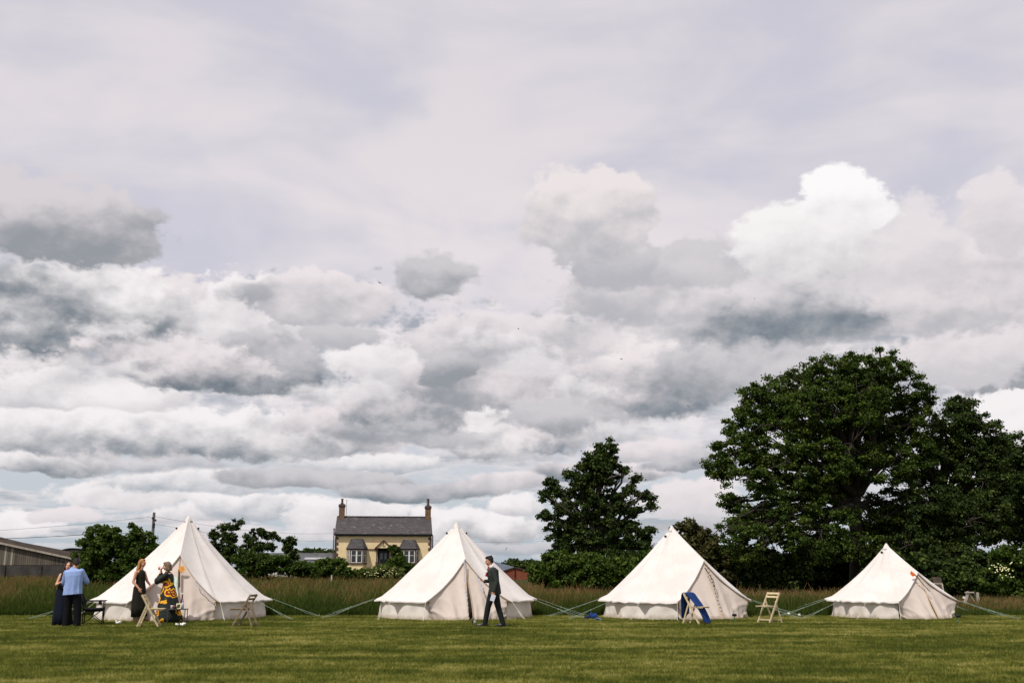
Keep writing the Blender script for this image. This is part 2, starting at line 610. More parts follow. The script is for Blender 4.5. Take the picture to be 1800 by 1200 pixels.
def vnoise(x, y, s, seed=0):
    """cheap smooth 2-D value noise 0..1"""
    x = np.asarray(x) * s + seed * 17.3
    y = np.asarray(y) * s + seed * 5.1
    xi, yi = np.floor(x), np.floor(y)
    fx, fy = x - xi, y - yi
    fx = fx * fx * (3 - 2 * fx); fy = fy * fy * (3 - 2 * fy)
    def h(a, b):
        q = np.sin(a * 127.1 + b * 311.7 + seed * 74.7) * 43758.5453
        return q - np.floor(q)
    return (h(xi, yi) * (1 - fx) + h(xi + 1, yi) * fx) * (1 - fy) + (h(xi, yi + 1) * (1 - fx) + h(xi + 1, yi + 1) * fx) * fy


def leaves(name, centres, n_per, spread, size, m, parent, seed=1, flat=0.6, tintbase=0.5, out=None):
    """thousands of small folded leaf sprays gathered round the given centres"""
    r = np.random.default_rng(seed)
    C = np.asarray(centres, dtype=np.float64)
    K = len(C)
    idx = np.repeat(np.arange(K), n_per)
    N = len(idx)
    sp = spread if hasattr(spread, '__len__') else np.full(K, spread)
    sp = np.asarray(sp)[idx]
    off = r.normal(size=(N, 3))
    off /= np.linalg.norm(off, axis=1)[:, None] + 1e-9
    sp = sp * (0.55 + 0.95 * r.random(K))[idx]
    off *= np.minimum(np.abs(r.normal(size=N)) * 0.62, 0.5 + 0.7 * r.random(N))[:, None] * sp[:, None]
    off[:, 2] *= flat
    P = C[idx] + off
    nrm = r.normal(size=(N, 3)) * 0.75
    nrm[:, 2] += 0.7
    nrm += off / sp[:, None] * 0.9
    nrm /= np.linalg.norm(nrm, axis=1)[:, None]
    a = r.normal(size=(N, 3))
    a -= nrm * (a * nrm).sum(1)[:, None]
    a /= np.linalg.norm(a, axis=1)[:, None]
    b = np.cross(nrm, a)
    s = size * (0.6 + 0.8 * r.random(N))[:, None]
    fold = nrm * s * (0.15 + 0.25 * r.random(N))[:, None]
    w = 0.36 + 0.2 * r.random(N)[:, None]
    v0 = P - a * s * 0.5
    v2 = P + a * s * 0.5 - fold * 0.6
    sh = (r.random(N)[:, None] - 0.5) * 0.4
    v1 = P + b * s * w + fold + a * s * sh
    v3 = P - b * s * w + fold + a * s * sh
    V_ = np.stack([v0, v1, v2, v3], 1).reshape(-1, 3)
    Q = np.arange(4 * N).reshape(-1, 4)
    ct = r.random(K)
    t = tintbase + (ct[idx] - 0.5) * 0.45 + (r.random(N) - 0.5) * 0.8
    T = np.repeat(np.clip(t, 0, 1), 4)
    return np_mesh(name, V_, Q, m, parent, T)


def blob_centres(blobs, n, seed, shell=0.5, zmin=0.0, droop=0.0):
    """cluster centres in the outer part of each ellipsoid blob (x,y,z,rx,ry,rz)"""
    r = np.random.default_rng(seed)
    vol = np.array([b[3] * b[5] + b[4] * b[5] * .6 for b in blobs])
    cnt = np.maximum((vol / vol.sum() * n).astype(int), 4)
    out = []
    for b, k in zip(blobs, cnt):
        d = r.normal(size=(k * 2, 3))
        d /= np.linalg.norm(d, axis=1)[:, None]
        rad = shell + (1 - shell) * r.random(k * 2) ** 0.7
        rad *= 1 + 0.16 * (r.random(k * 2) - 0.35)
        p = np.array(b[:3]) + d * rad[:, None] * np.array(b[3:6])
        p = p[p[:, 2] > zmin]
        out.append(p[:k])
    return np.concatenate(out)


def limb(mb, p, q, r0, r1, r, sag=0.1, seg=5, wob=0.06, n=7):
    p, q = Vector(p), Vector(q)
    L = (q - p).length
    pts, rs = [], []
    for i in range(seg + 1):
        t = i / seg
        c = p.lerp(q, t)
        c.z += math.sin(t * math.pi) * sag * L
        if 0 < i < seg:
            c += Vector((r.uniform(-1, 1), r.uniform(-1, 1), r.uniform(-1, 1))) * wob * L
        pts.append(c); rs.append(r0 + (r1 - r0) * t ** 0.8)
    mb.tube(pts, rs, n)
    return pts


def tree(name, label, cat, base, blobs, m_leaf, m_bark, n_clusters, n_per, spread, size, seed, trunk_r=0.3, fork=0.35, twigs=0.5,
         shell=0.5, group=None, zmin=0.0, flat=0.6, tintbase=0.5, nlimbs=None, lean=(0, 0)):
    """trunk with limbs out to each mass of the crown and twigs out to leaf clusters"""
    root = empty(name, base)
    tag(root, label, cat, group)
    B = Vector(base)
    lb = [(b[0] - B.x, b[1] - B.y, b[2] - B.z, b[3], b[4], b[5]) for b in blobs]
    r = random.Random(seed)
    cen = blob_centres(lb, n_clusters, seed, shell, zmin - B.z)
    top = max(b[2] + b[5] for b in lb)
    mb = MB()
    cx = sum(b[0] for b in lb) / len(lb)
    cy = sum(b[1] for b in lb) / len(lb)
    F = Vector((lean[0], lean[1], top * fork))
    trunk = limb(mb, (0, 0, -0.15), F, trunk_r, trunk_r * 0.78, r, 0, 5, 0.02, 10)
    for k in range(7):
        a = 2 * math.pi * k / 7 + r.random()
        mb.tube([Vector((math.cos(a), math.sin(a), 0)) * trunk_r * 1.25 + Vector((0, 0, -0.12)), Vector((math.cos(a), math.sin(a), 0)) * trunk_r * 0.72 + Vector((0, 0, 0.25)),
                 Vector((0, 0, 0.8))], [trunk_r * .35, trunk_r * 0.3, trunk_r * 0.12], 6)
    mb.build('trunk', m_bark, root, True)
    ml = MB()
    joints = []
    for b in lb[:nlimbs]:
        c = Vector(b[:3])
        st = F.lerp(Vector((0, 0, top * fork * 0.75)), r.random() * 0.5) if c.z < F.z + 0.2 else F
        rr = trunk_r * (0.3 + 0.3 * min(1.0, b[5] * b[3] / 2.0))
        pts = limb(ml, st, c, rr, rr * 0.35, r, 0.06, 6, 0.05, 7)
        joints += pts[2:]
        for k in range(5):
            d = Vector((r.uniform(-1, 1) * b[3], r.uniform(-1, 1) * b[4], r.uniform(-.6, 1) * b[5])) * 0.75
            p2 = limb(ml, pts[r.randrange(2, 6)], c + d, rr * 0.36, rr * 0.1, r, 0.05, 4, 0.07, 5)
            joints += p2[1:]
    J = np.array([tuple(j) for j in joints])
    for i in range(len(cen)):
        if r.random() < twigs:
            d = np.linalg.norm(J - cen[i], axis=1)
            k = int(d.argmin())
            limb(ml, joints[k], cen[i], 0.016 + trunk_r * 0.05, 0.006, r, 0.04, 3, 0.08, 4)
    ml.build('limbs', m_bark, root, True)
    leaves('crown', cen, n_per, spread, size, m_leaf, root, seed, flat, tintbase)
    return root


def pb(u, v, ru, rv, Y, ry=None, dy=0.0):
    """crown mass from where it sits in the view (centre, half width, half height) at distance Y"""
    c = at(u, v, Y + dy)
    s = (Y + dy) / (FPX * CP + (v - 600) * SP)
    rx, rz = ru * s, rv * s
    return (c.x, c.y, c.z, rx, ry if ry is not None else (rx + rz) * 0.5, rz)

# ------------------------------------------------------------------ ground
def ground_material():
    m = bpy.data.materials.new('lawn and meadow soil')
    m.use_nodes = True
    t = m.node_tree
    g = NG(t)
    b = t.nodes['Principled BSDF']
    pos = t.nodes.new('ShaderNodeNewGeometry').outputs['Position']
    streak = g.noise(g.vm('MULTIPLY', pos, (0.22, 2.2, 1)), 1.0, 5, 0.6)
    fine = g.noise(g.vm('MULTIPLY', pos, (1, 1.6, 1)), 9.0, 5, 0.65)
    tiny = g.noise(pos, 60.0, 3, 0.6)
    c = g.mix(g.smooth(streak, 0.35, 0.62), (0.030, 0.044, 0.008, 1), (0.085, 0.095, 0.018, 1))
    c = g.mix(g.m('MULTIPLY', g.smooth(fine, 0.42, 0.7), 0.6), c, (0.13, 0.115, 0.030, 1))
    c = g.mix(g.smooth(tiny, 0.4, 0.65, 0.0, 0.6), c, (0.018, 0.026, 0.006, 1))
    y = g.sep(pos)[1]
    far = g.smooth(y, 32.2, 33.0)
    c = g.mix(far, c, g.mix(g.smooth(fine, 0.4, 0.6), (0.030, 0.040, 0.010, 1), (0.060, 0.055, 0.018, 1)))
    t.links.new(c, b.inputs['Base Color'])
    b.inputs['Roughness'].default_value = 0.95
    b.inputs['Specular IOR Level'].default_value = 0.05
    bn = t.nodes.new('ShaderNodeBump')
    bn.inputs['Strength'].default_value = 0.6
    bn.inputs['Distance'].default_value = 0.04
    t.links.new(g.noise(pos, 14.0, 6, 0.7), bn.inputs['Height'])
    t.links.new(bn.outputs[0], b.inputs['Normal'])
    return m


gm = MB()
xs = [-3000, -600, -150, -60] + [x for x in range(-40, 41, 4)] + [60, 150, 600, 3000]
ys = [-3000, -300, -40] + [y for y in range(-8, 121, 4)] + [200, 700, 3000]
gm.grid([[(x, y, 0.0) for x in xs] for y in ys])
for i in range(len(gm.f)):
    gm.f[i] = tuple(reversed(gm.f[i]))
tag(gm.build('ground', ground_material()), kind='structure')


# tents: (centre pixel u, depth, radius, height, door angle)
TENTS = [(328, 31.35, 2.44, 3.0, 12.5), (802, 31.75, 2.30, 2.82, 13), (1182, 31.75, 2.13, 2.72, 29), (1558, 31.6, 1.70, 2.17, 24)]
def tent_xy(i):
    u, Y = TENTS[i][0], TENTS[i][1]
    p = at(u, 960, Y)
    return p.x, p.y


def blades(name, X, Y_, H, Wd, lean, m, tint, seed, seg=1, top=None):
    """grass blades; one triangle each, or a bent strip of two segments"""
    r = np.random.default_rng(seed)
    N = len(X)
    a = r.random(N) * 2 * np.pi
    dx, dy = np.cos(a) * Wd / 2, np.sin(a) * Wd / 2
    la = r.random(N) * 2 * np.pi
    lx, ly = np.cos(la) * lean * H, np.sin(la) * lean * H
    z = np.zeros(N)
    if seg == 1:
        V_ = np.stack([np.stack([X - dx, Y_ - dy, z], 1), np.stack([X + dx, Y_ + dy, z], 1), np.stack([X + lx, Y_ + ly, H], 1)], 1)
        T = np.repeat(tint, 3)
        return np_mesh(name, V_.reshape(-1, 3), np.arange(3 * N).reshape(-1, 3), m, None, T, k=3)
    m1x, m1y = lx * 0.3, ly * 0.3
    V_ = np.stack([np.stack([X - dx, Y_ - dy, z], 1), np.stack([X + dx, Y_ + dy, z], 1),
                   np.stack([X + m1x + dx * .8, Y_ + m1y + dy * .8, H * .6], 1), np.stack([X + m1x - dx * .8, Y_ + m1y - dy * .8, H * .6], 1),
                   np.stack([X + lx + dx * .3, Y_ + ly + dy * .3, H], 1), np.stack([X + lx - dx * .3, Y_ + ly - dy * .3, H], 1)], 1)
    base = np.arange(N)[:, None] * 6
    Q = np.concatenate([base + np.array([0, 1, 2, 3]), base + np.array([3, 2, 4, 5])], 1).reshape(-1, 4)
    T = np.repeat(tint, 6).reshape(N, 6)
    if top is not None:
        T = T.copy()
        T[:, 2:4] += (top * 0.3)[:, None]
        T[:, 4:6] += top[:, None]
    return np_mesh(name, V_.reshape(-1, 3), Q, m, None, np.clip(T.ravel(), 0, 1))


def halfw(Y, extra=2.0):
    return Y * 0.525 + extra


def edge_y(x):
    """where the mown grass ends"""
    return 31.9 + 0.5 * vnoise(x, 0 * x, 0.25, 3) + 0.12 * vnoise(x, 0 * x, 2.0, 5)


def in_tent(x, y, pad):
    k = np.zeros(len(x), dtype=bool)
    for i in range(4):
        cx, cy = tent_xy(i)
        k |= (x - cx) ** 2 + (y - cy) ** 2 < (TENTS[i][2] + pad) ** 2
    return k


# mown lawn
N = 620000
yy = 12.6 + (33.0 - 12.6) * rng.random(N) ** 1.15
xx = (rng.random(N) * 2 - 1) * halfw(yy, 1.0)
# shallow scatter in clumps
k = (yy < edge_y(xx)) & ~in_tent(xx, yy, -0.12)
xx, yy = xx[k], yy[k]
st = vnoise(xx, yy * 4.5, 0.45, 1) * 0.30 + vnoise(xx, yy * 3, 1.3, 2) * 0.22 + vnoise(xx, yy * 1.6, 4.0, 4) * 0.28 + vnoise(xx, yy, 12.0, 9) * 0.20
tuft = vnoise(xx, yy, 7.0, 6)
H = (0.018 + 0.028 * rng.random(len(xx)) + 0.022 * tuft) * (1.25 - 0.55 * st)
worn = vnoise(xx, yy * 1.5, 0.33, 31) * 0.6 + vnoise(xx, yy, 1.7, 32) * 0.4
tint = np.clip((st - 0.33) * 2.1 + (worn - 0.5) * 0.75 + (rng.random(len(xx)) - 0.5) * 0.6, 0, 1)
M_LAWN = leaf_mat('mown grass', (0.075, 0.092, 0.014), (0.205, 0.205, 0.038), (0.44, 0.37, 0.13), 0.3, 0.7)
tag(blades('lawn_grass', xx, yy, H, 0.006 + 0.00025 * yy, 0.9, M_LAWN, tint, 3), 'short mown grass across the front of the field', 'grass', kind='stuff')

# tall meadow: deep on the left and in the middle, a strip before the trees on the right
N = 520000
yy = 31.9 + (92 - 31.9) * rng.random(N) ** 2.1
xx = (rng.random(N) * 2 - 1) * halfw(yy, 3.0)
lim = np.where(xx > 1.0, 39.0 + 2.0 * vnoise(xx, xx * 0, 0.3, 8), 92.0)
lim = np.where((xx > -2.0) & (xx <= 1.0), 92 - (xx + 2.0) / 3.0 * 48, lim)
k = (yy > edge_y(xx)) & (yy < lim) & ~in_tent(xx, yy, 0.25)
xx, yy = xx[k], yy[k]
n = len(xx)
patch = vnoise(xx, yy * 1.6, 0.22, 11) * 0.5 + vnoise(xx, yy, 1.1, 12) * 0.3 + vnoise(xx, yy, 0.1, 14) * 0.2
tuft = vnoise(xx, yy, 1.6, 13)
front = np.clip((yy - edge_y(xx)) / 1.3, 0, 1)
H = (0.20 + 0.22 * tuft + 0.20 * vnoise(xx, yy, 0.5, 21) + 0.36 * rng.random(n) ** 1.8) * (0.35 + 0.65 * front)
H *= np.where(xx > 1.0, 0.86, 1.0) * np.where(xx > 12.5, 0.66, 1.0)
seed_head = (rng.random(n) < 0.07 + 0.75 * np.clip((patch - .44) * 6, 0, 1)) & (front > 0.5)
tint = np.clip(0.02 + 0.34 * rng.random(n) + 0.25 * (patch - 0.45), 0, 0.42)
top = np.where(seed_head, 0.45 + 0.35 * rng.random(n), 0.05)
H = np.where(seed_head, H * 1.12, H * 0.88) * np.where(rng.random(n) < .02, 1.35, 1.0)
M_MEADOW = leaf_mat('meadow grass', (0.030, 0.056, 0.008), (0.085, 0.106, 0.020), (0.28, 0.135, 0.078), 0.3, 0.8)
tag(blades('meadow_grass', xx, yy, H, 0.008 + 0.00038 * yy, 0.28, M_MEADOW, tint, 5, 2, top),
    'tall uncut meadow grass with reddish seed heads behind the tents', 'grass', kind='stuff')

# ------------------------------------------------------------------ materials for buildings
M_CREAM = mat('cream render', srgb(242, 220, 176), 0.9, (2.5, .6, srgb(228, 202, 154)), (40, .4))
M_BRICK = mat('brown brick', srgb(150, 88, 52), 0.9, (9, .8, srgb(90, 58, 42)), (30, .5))
M_QUOIN = mat('dark brown quoin', srgb(92, 74, 72), 0.9)
M_WHITE = mat('white paint', srgb(225, 222, 215), 0.6)
M_BROWNP = mat('brown painted timber', srgb(88, 62, 60), 0.7)
M_GLASS = mat('dark glass', (0.02, 0.022, 0.025), 0.08, spec=0.8)
M_CURT = mat('pale curtain', srgb(150, 150, 140), 0.9)
M_BLACK = mat('black gutter', (0.012, 0.012, 0.014), 0.5)
M_IRON = mat('dark metal', (0.03, 0.03, 0.032), 0.5, metal=0.5)


def tile_mat(name, c1, c2, c3, sx, sz, lich=0.5):
    m = bpy.data.materials.new(name)
    m.use_nodes = True
    t = m.node_tree
    g = NG(t)
    b = t.nodes['Principled BSDF']
    tc = t.nodes.new('ShaderNodeTexCoord').outputs['Object']
    br = t.nodes.new('ShaderNodeTexBrick')
    v = g.sep(tc)
    t.links.new(g.comb(v[0], g.m('ADD', v[2], g.m('MULTIPLY', v[1], 0.6)), 0.0), br.inputs['Vector'])
    br.inputs['Color1'].default_value = (*c1, 1)
    br.inputs['Color2'].default_value = (*c2, 1)
    br.inputs['Mortar'].default_value = (c1[0] * .35, c1[1] * .35, c1[2] * .35, 1)
    br.inputs['Scale'].default_value = 1.0
    br.inputs['Mortar Size'].default_value = 0.012
    br.inputs['Brick Width'].default_value = sx
    br.inputs['Row Height'].default_value = sz
    li = g.smooth(g.noise(tc, 2.2, 6, 0.7), 0.55, 0.72)
    c = g.mix(g.m('MULTIPLY', li, lich), br.outputs[0], (*c3, 1))
    t.links.new(c, b.inputs['Base Color'])
    b.inputs['Roughness'].default_value = 0.85
    bn = t.nodes.new('ShaderNodeBump')
    bn.inputs['Distance'].default_value = 0.03
    bn.inputs['Strength'].default_value = 0.5
    t.links.new(br.outputs['Fac'], bn.inputs['Height'])
    bn.invert = True
    t.links.new(bn.outputs[0], b.inputs['Normal'])
    return m


M_SLATE = tile_mat('worn slate', srgb(80, 74, 76)[:3], srgb(60, 55, 58)[:3], srgb(150, 140, 138)[:3], 0.34, 0.16, .55)
M_BRICKT = tile_mat('brick courses', srgb(142, 106, 76)[:3], srgb(108, 80, 58)[:3], srgb(70, 58, 42)[:3], 0.23, 0.085, .5)
M_REDB = tile_mat('red brick courses', srgb(150, 78, 52)[:3], srgb(128, 62, 42)[:3], srgb(96, 70, 50)[:3], 0.23, 0.085, .4)

# ------------------------------------------------------------------ cream house
HY = 100.0
HT = HY / (FPX * CP + 350 * SP)
def hx(u): return (u - 900) * HT
def hz(v): return at(700, v, HY).z
HX0, HX1 = hx(590), hx(758.5)
HXC = (HX0 + HX1) / 2
house = empty('farmhouse', (HXC, HY, 0), R(7))
tag(house, 'cream rendered farmhouse with slate roof, two brick chimneys and bay windows', 'house')
hw = (HX1 - HX0) / 2
EZ, RZ, HD = hz(937.5), hz(906), 6.4
def lx(u): return hx(u) - HXC
mb = MB()
# wall shell with gables
mb.add([(-hw, 0, -.2), (hw, 0, -.2), (hw, 0, EZ), (-hw, 0, EZ), (-hw, HD, -.2), (hw, HD, -.2), (hw, HD, EZ), (-hw, HD, EZ), (-hw, HD / 2, RZ - .06), (hw, HD / 2, RZ - .06)],
       [(0, 1, 2, 3), (5, 4, 7, 6), (4, 0, 3, 8, 7), (1, 5, 6, 9, 2)])
mb.build('wall', M_CREAM, house)
mb = MB()
n_ = 24
for sy in (1, -1):
    rows = []
    for j in range(7):
        row = []
        for i in range(n_ + 1):
            x = -hw - .06 + (2 * hw + .12) * i / n_
            t_ = j / 6
            y = (-0.28 if sy > 0 else HD + .28) * (1 - t_) + HD / 2 * t_
            z = EZ - .05 + (RZ - EZ + .05) * t_ + 0.03 * math.sin(i * 0.7) * t_ * .7
            row.append((x, y, z))
        rows.append(row)
    mb.grid(rows)
rf = mb.build('roof', M_SLATE, house)
md = rf.modifiers.new('s', 'SOLIDIFY'); md.thickness = 0.09; md.offset = -1
mr = MB()
for i in range(22):
    x = -hw + 2 * hw * (i + .5) / 22
    mr.tube([(x - hw / 22 + .01, HD / 2, RZ + .03), (x + hw / 22 - .01, HD / 2, RZ + .035)], .09, 8)
mr.build('ridge_tiles', M_SLATE, house)
mb = MB(); mb.box((0, -.30, EZ - .10), (2 * hw + .1, .12, .13)); mb.box((0, -.12, EZ - .16), (2 * hw + .06, .22, .14))
mb.build('gutter', M_BLACK, house)
for sx in (-1, 1):
    mb = MB()
    z = 0.3; i = 0
    while z < EZ - .35:
        w = 0.34 if i % 2 else 0.18
        mb.box((sx * (hw + .004 - w / 2), .005 - .02, z), (w, .06, .245)); mb.box((sx * (hw + .004), .17, z), (.03, .34 if i % 2 == 0 else .18, .245))
        z += .26; i += 1
    mb.build('quoins', M_QUOIN, house)
mb = MB(); mb.tube([(-hw - .12, -.15, 0), (-hw - .12, -.15, EZ + .35)], .055, 8); mb.tube([(-hw - .12, -.15, EZ + .35), (-hw - .12, -.15, EZ + .5)], .075, 8)
mb.build('downpipe', M_BROWNP, house, True)
mb = MB(); mb.tube([(hw + .1, -.15, 0), (hw + .1, -.15, EZ - .2), (hw + .02, -.28, EZ - .08)], .055, 8)
mb.build('downpipe', M_BLACK, house, True)
# chimneys
for (u, vtop, vpot) in ((597.5, 883, 873), (753.5, 885, 872)):
    x = lx(u)
    zt = hz(vtop)
    c = MB(); c.box((x, HD / 2, (RZ - .7 + zt - .3) / 2), (.56, .75, zt - .3 - RZ + .7)); c.build('chimney', M_BRICKT, house)
    co = COL.objects[-1] if False else None
    c2 = MB(); c2.box((x, HD / 2, zt - .26), (.64, .83, .1)); c2.box((x, HD / 2, zt - .14), (.70, .89, .14)); c2.box((x, HD / 2, zt - .03), (.58, .76, .09))
    ch = [o for o in bpy.data.objects if o.name.startswith('chimney')][-1]
    c2.build('chimney_cap', M_QUOIN, ch)
    c3 = MB(); c3.rings([(x, HD / 2, zt, .15, .15), (x, HD / 2, zt + .12, .15, .15), (x, HD / 2, zt + .16, .12, .12), (x, HD / 2, hz(vpot) - .1, .1, .1), (x, HD / 2, hz(vpot) - .06, .14, .14), (x, HD / 2, hz(vpot), .13, .13)], 12)
    c3.build('chimney_pot', M_QUOIN, ch, True)
    c4 = MB(); c4.box((x, HD / 2 - .42, RZ - .28), (.62, .12, .05)); c4.build('chimney_flashing', mat('lead', (.22, .22, .23), .6), ch)
mb = MB(); x = lx(605.5)
mb.tube([(x, HD / 2, RZ - .1), (x, HD / 2, hz(875))], .022, 6); mb.bar((x - .16, HD / 2, hz(876)), (x + .16, HD / 2, hz(876)), .02, .02); mb.bar((x, HD / 2 - .3, hz(876)), (x, HD / 2 + .3, hz(876)), .02, .02)
mb.build('aerial', M_IRON, house)
mb = MB(); x = lx(752)
mb.bar((x - .22, HD / 2 - .3, hz(872)), (x + .3, HD / 2 - .3, hz(873)), .02, .02); mb.tube([(x - .1, HD / 2 - .3, hz(872)), (x - .1, HD / 2 - .4, hz(884))], .015, 6)
mb.build('aerial', M_IRON, house)
# bay windows
for (ul, ur, um0, um1, vt, vb) in ((611, 646, 619, 637, 947, 990), (707, 737, 710, 727, 948, 990)):
    x0, x1 = lx(ul), lx(ur)
    if ul > 700: x0 = lx(701.5)
    xc, w = (x0 + x1) / 2, (x1 - x0)
    zb, ze = hz(vb), hz(965.5)
    zr = hz(953.5)
    D = 0.75
    a, b_ = w / 2 - .06, w / 2 * .62
    foot = [(-a, 0), (-b_, -D), (b_, -D), (a, 0)]
    bay = MB()
    # plinth, closed box under the window
    P0 = [(xc + p[0], p[1], -.2) for p in foot]; P1 = [(xc + p[0], p[1], zb - .05) for p in foot]
    bay.add(P0 + P1, [(0, 1, 5, 4), (1, 2, 6, 5), (2, 3, 7, 6), (4, 5, 6, 7)])
    bo = bay.build('bay_window', M_CREAM, house)
    s_ = MB()
    for i in range(3):
        p, q = foot[i], foot[i + 1]
        s_.bar((xc + p[0] * 1.04, p[1] * 1.06, zb), (xc + q[0] * 1.04, q[1] * 1.06, zb), .12, .10)
        s_.bar((xc + p[0], p[1], ze + .02), (xc + q[0], q[1], ze + .02), .10, .16)
    for p in foot[1:3]:
        s_.box((xc + p[0], p[1], (zb + ze) / 2), (.07, .07, ze - zb))
    for p in (foot[0], foot[3]):
        s_.box((xc + p[0], p[1] - .03, (zb + ze) / 2), (.09, .09, ze - zb))
    s_.build('window_surround', M_BROWNP, bo)
    f_ = MB(); gl = MB(); cu_ = MB()
    for i in range(3):
        p, q = Vector((xc + foot[i][0], foot[i][1], 0)), Vector((xc + foot[i + 1][0], foot[i + 1][1], 0))
        d = (q - p); L = d.length; d.normalize()
        nrm = Vector((d.y, -d.x, 0))
        if nrm.y > 0: nrm = -nrm
        nl = 2 if i == 1 else 1
        inner0, inner1 = .06, L - .06
        za, zt2 = zb + .07, ze - .07
        for k in range(nl):
            s0 = inner0 + (inner1 - inner0) * k / nl; s1 = inner0 + (inner1 - inner0) * (k + 1) / nl
            A, B_ = p + d * s0, p + d * s1
            for (c0, c1) in (((A + d * .035), za), ((B_ - d * .035), za)):
                f_.bar(c0 + Vector((0, 0, za)), c0 + Vector((0, 0, zt2)), .07, .06, nrm)
            mid = (za + zt2) / 2 + .1
            for zz in (za + .03, mid, zt2 - .03):
                f_.bar(A + d * .07 + Vector((0, 0, zz)), B_ - d * .07 + Vector((0, 0, zz)), .06, .05 if zz != mid else .04)
            gA, gB = A - nrm * .02, B_ - nrm * .02
            gl.add([gA + Vector((0, 0, za)), gB + Vector((0, 0, za)), gB + Vector((0, 0, zt2)), gA + Vector((0, 0, zt2))], [(0, 1, 2, 3)])
        if i != 1:
            e0, e1 = (p + d * .10, p + d * (L * .5)) if i == 2 else (p + d * (L * .3), p + d * (L - .10))
            e0 += nrm * .0 - nrm * .012; e1 += -nrm * .012
            cu_ = MB(); cu_.add([e0 + Vector((0, 0, zb + .1)), e1 + Vector((0, 0, zb + .5)), e1 + Vector((0, 0, ze - .1)), e0 + Vector((0, 0, ze - .1))], [(0, 1, 2, 3)]); cu_.build('curtain', M_CURT, bo)
    f_.build('window_frame', M_WHITE, bo)
    gl.build('window_pane', M_GLASS, bo)
    k_ = MB()
    o_ = .16
    low = [(xc - a - o_, -.0, ze + .08), (xc - b_ - .08, -D - o_, ze + .08), (xc + b_ + .08, -D - o_, ze + .08), (xc + a + o_, 0, ze + .08)]
    hi_ = [(xc - b_ * .95, -.002, hz(vt)), (xc - b_ * .7, -.14, hz(vt)), (xc + b_ * .7, -.14, hz(vt)), (xc + b_ * .95, -.002, hz(vt))]
    k_.add(low + hi_, [(0, 1, 5, 4), (1, 2, 6, 5), (2, 3, 7, 6), (4, 5, 6, 7), (3, 2, 1, 0)])
    k_.build('bay_roof', tile_mat('grey lead slate', srgb(78, 76, 76)[:3], srgb(62, 60, 61)[:3], srgb(128, 126, 122)[:3], .3, .2, .5), bo)
# porch
px0, px1 = lx(662), lx(687)
pc = (px0 + px1) / 2; pz = hz(963)
mb = MB(); mb.box((pc, -.004, hz(978) - .3), (px1 - px0 - .3, .02, pz - hz(1003)))
mb.build('doorway', mat('dark doorway', (.015, .014, .015), .7), house)
dr = MB(); dz0, dz1 = 0.6, pz - .22
dr.box((pc + .02, -.04, (dz0 + dz1) / 2), (.86, .05, dz1 - dz0))
do = dr.build('door', mat('grey green door', srgb(62, 66, 64), .6), house)
dg = MB()
for sx in (-1, 1): dg.box((pc + .02 + sx * .2, -.07, dz1 - .55), (.24, .012, .6))
dg.build('door_pane', mat('door glass', srgb(92, 104, 106), .15, spec=.7), do)
mb = MB()
for x in (px0 + .08, px1 - .08):
    mb.box((x, -.85, pz / 2), (.11, .11, pz)); mb.box((x, -.85, pz - .12), (.2, .2, .06)); mb.box((x, -.85, hz(992)), (.24, .24, .5))
mb.bar((px0, -.85, pz + .03), (px1, -.85, pz + .03), .12, .12)
pp = mb.build('porch', M_BROWNP, house)
mb = MB()
za = hz(949.5); zl = pz - .02
for sx, xe in ((-1, px0 - .18), (1, px1 + .18)):
    mb.add([(pc, -1.05, za + .06), (xe, -1.05, zl + .0), (xe, 0, zl), (pc, 0, za + .06), (pc, -1.05, za - .06), (xe, -1.05, zl - .12), (xe, 0, zl - .12), (pc, 0, za - .06)],
           [(0, 1, 2, 3), (4, 7, 6, 5), (0, 4, 5, 1), (2, 6, 7, 3), (1, 5, 6, 2)])
mb.build('porch_roof', M_BROWNP, pp)
mb = MB(); mb.add([(pc, -.93, za - .08), (px0 + .02, -.93, zl + .02), (px1 - .02, -.93, zl + .02), (pc, -.86, za - .08), (px0 + .02, -.86, zl + .02), (px1 - .02, -.86, zl + .02)], [(0, 1, 2), (3, 5, 4)])
mb.build('porch_gable', M_CREAM, pp)
mb = MB(); mb.box((pc, -.95, za - .32), (.04, .03, .5)); mb.tube([(pc + .16 * math.cos(a), -.95, za - .45 + .16 * math.sin(a)) for a in [R(q) for q in range(180, 361, 20)]], .018, 6)
mb.build('porch_bracket', M_BROWNP, pp)
mb = MB(); mb.box(((lx(646) + px0) / 2, -.05, hz(965)), (px0 - lx(646), .07, .07))
mb.build('string_course', M_BROWNP, house)

# ------------------------------------------------------------------ timber barn on the left
def plank_mat():
    m = bpy.data.materials.new('weathered vertical boards')
    m.use_nodes = True
    t = m.node_tree
    g = NG(t)
    b = t.nodes['Principled BSDF']
    tc = t.nodes.new('ShaderNodeTexCoord').outputs['Object']
    v = g.sep(tc)
    board = g.m('FLOOR', g.m('MULTIPLY', v[0], 5.5))
    rn = t.nodes.new('ShaderNodeTexWhiteNoise'); rn.noise_dimensions = '1D'
    t.links.new(board, rn.inputs['W'])
    f = rn.outputs[0]
    fr = g.m('FRACT', g.m('MULTIPLY', v[0], 5.5))
    gap = g.m('LESS_THAN', fr, 0.13)
    st = g.noise(g.vm('MULTIPLY', tc, (6, 6, 0.5)), 1.6, 5, 0.65)
    c = g.mix(f, srgb(58, 51, 46), srgb(108, 99, 86))
    c = g.mix(g.smooth(st, 0.4, 0.65, 0, .8), c, srgb(96, 88, 76))
    c = g.mix(g.m('MULTIPLY', g.m('GREATER_THAN', f, 0.86), 0.7), c, srgb(165, 158, 140))
    c = g.mix(gap, c, (0.01, 0.01, 0.01, 1))
    t.links.new(c, b.inputs['Base Color'])
    b.inputs['Roughness'].default_value = 0.9
    return m


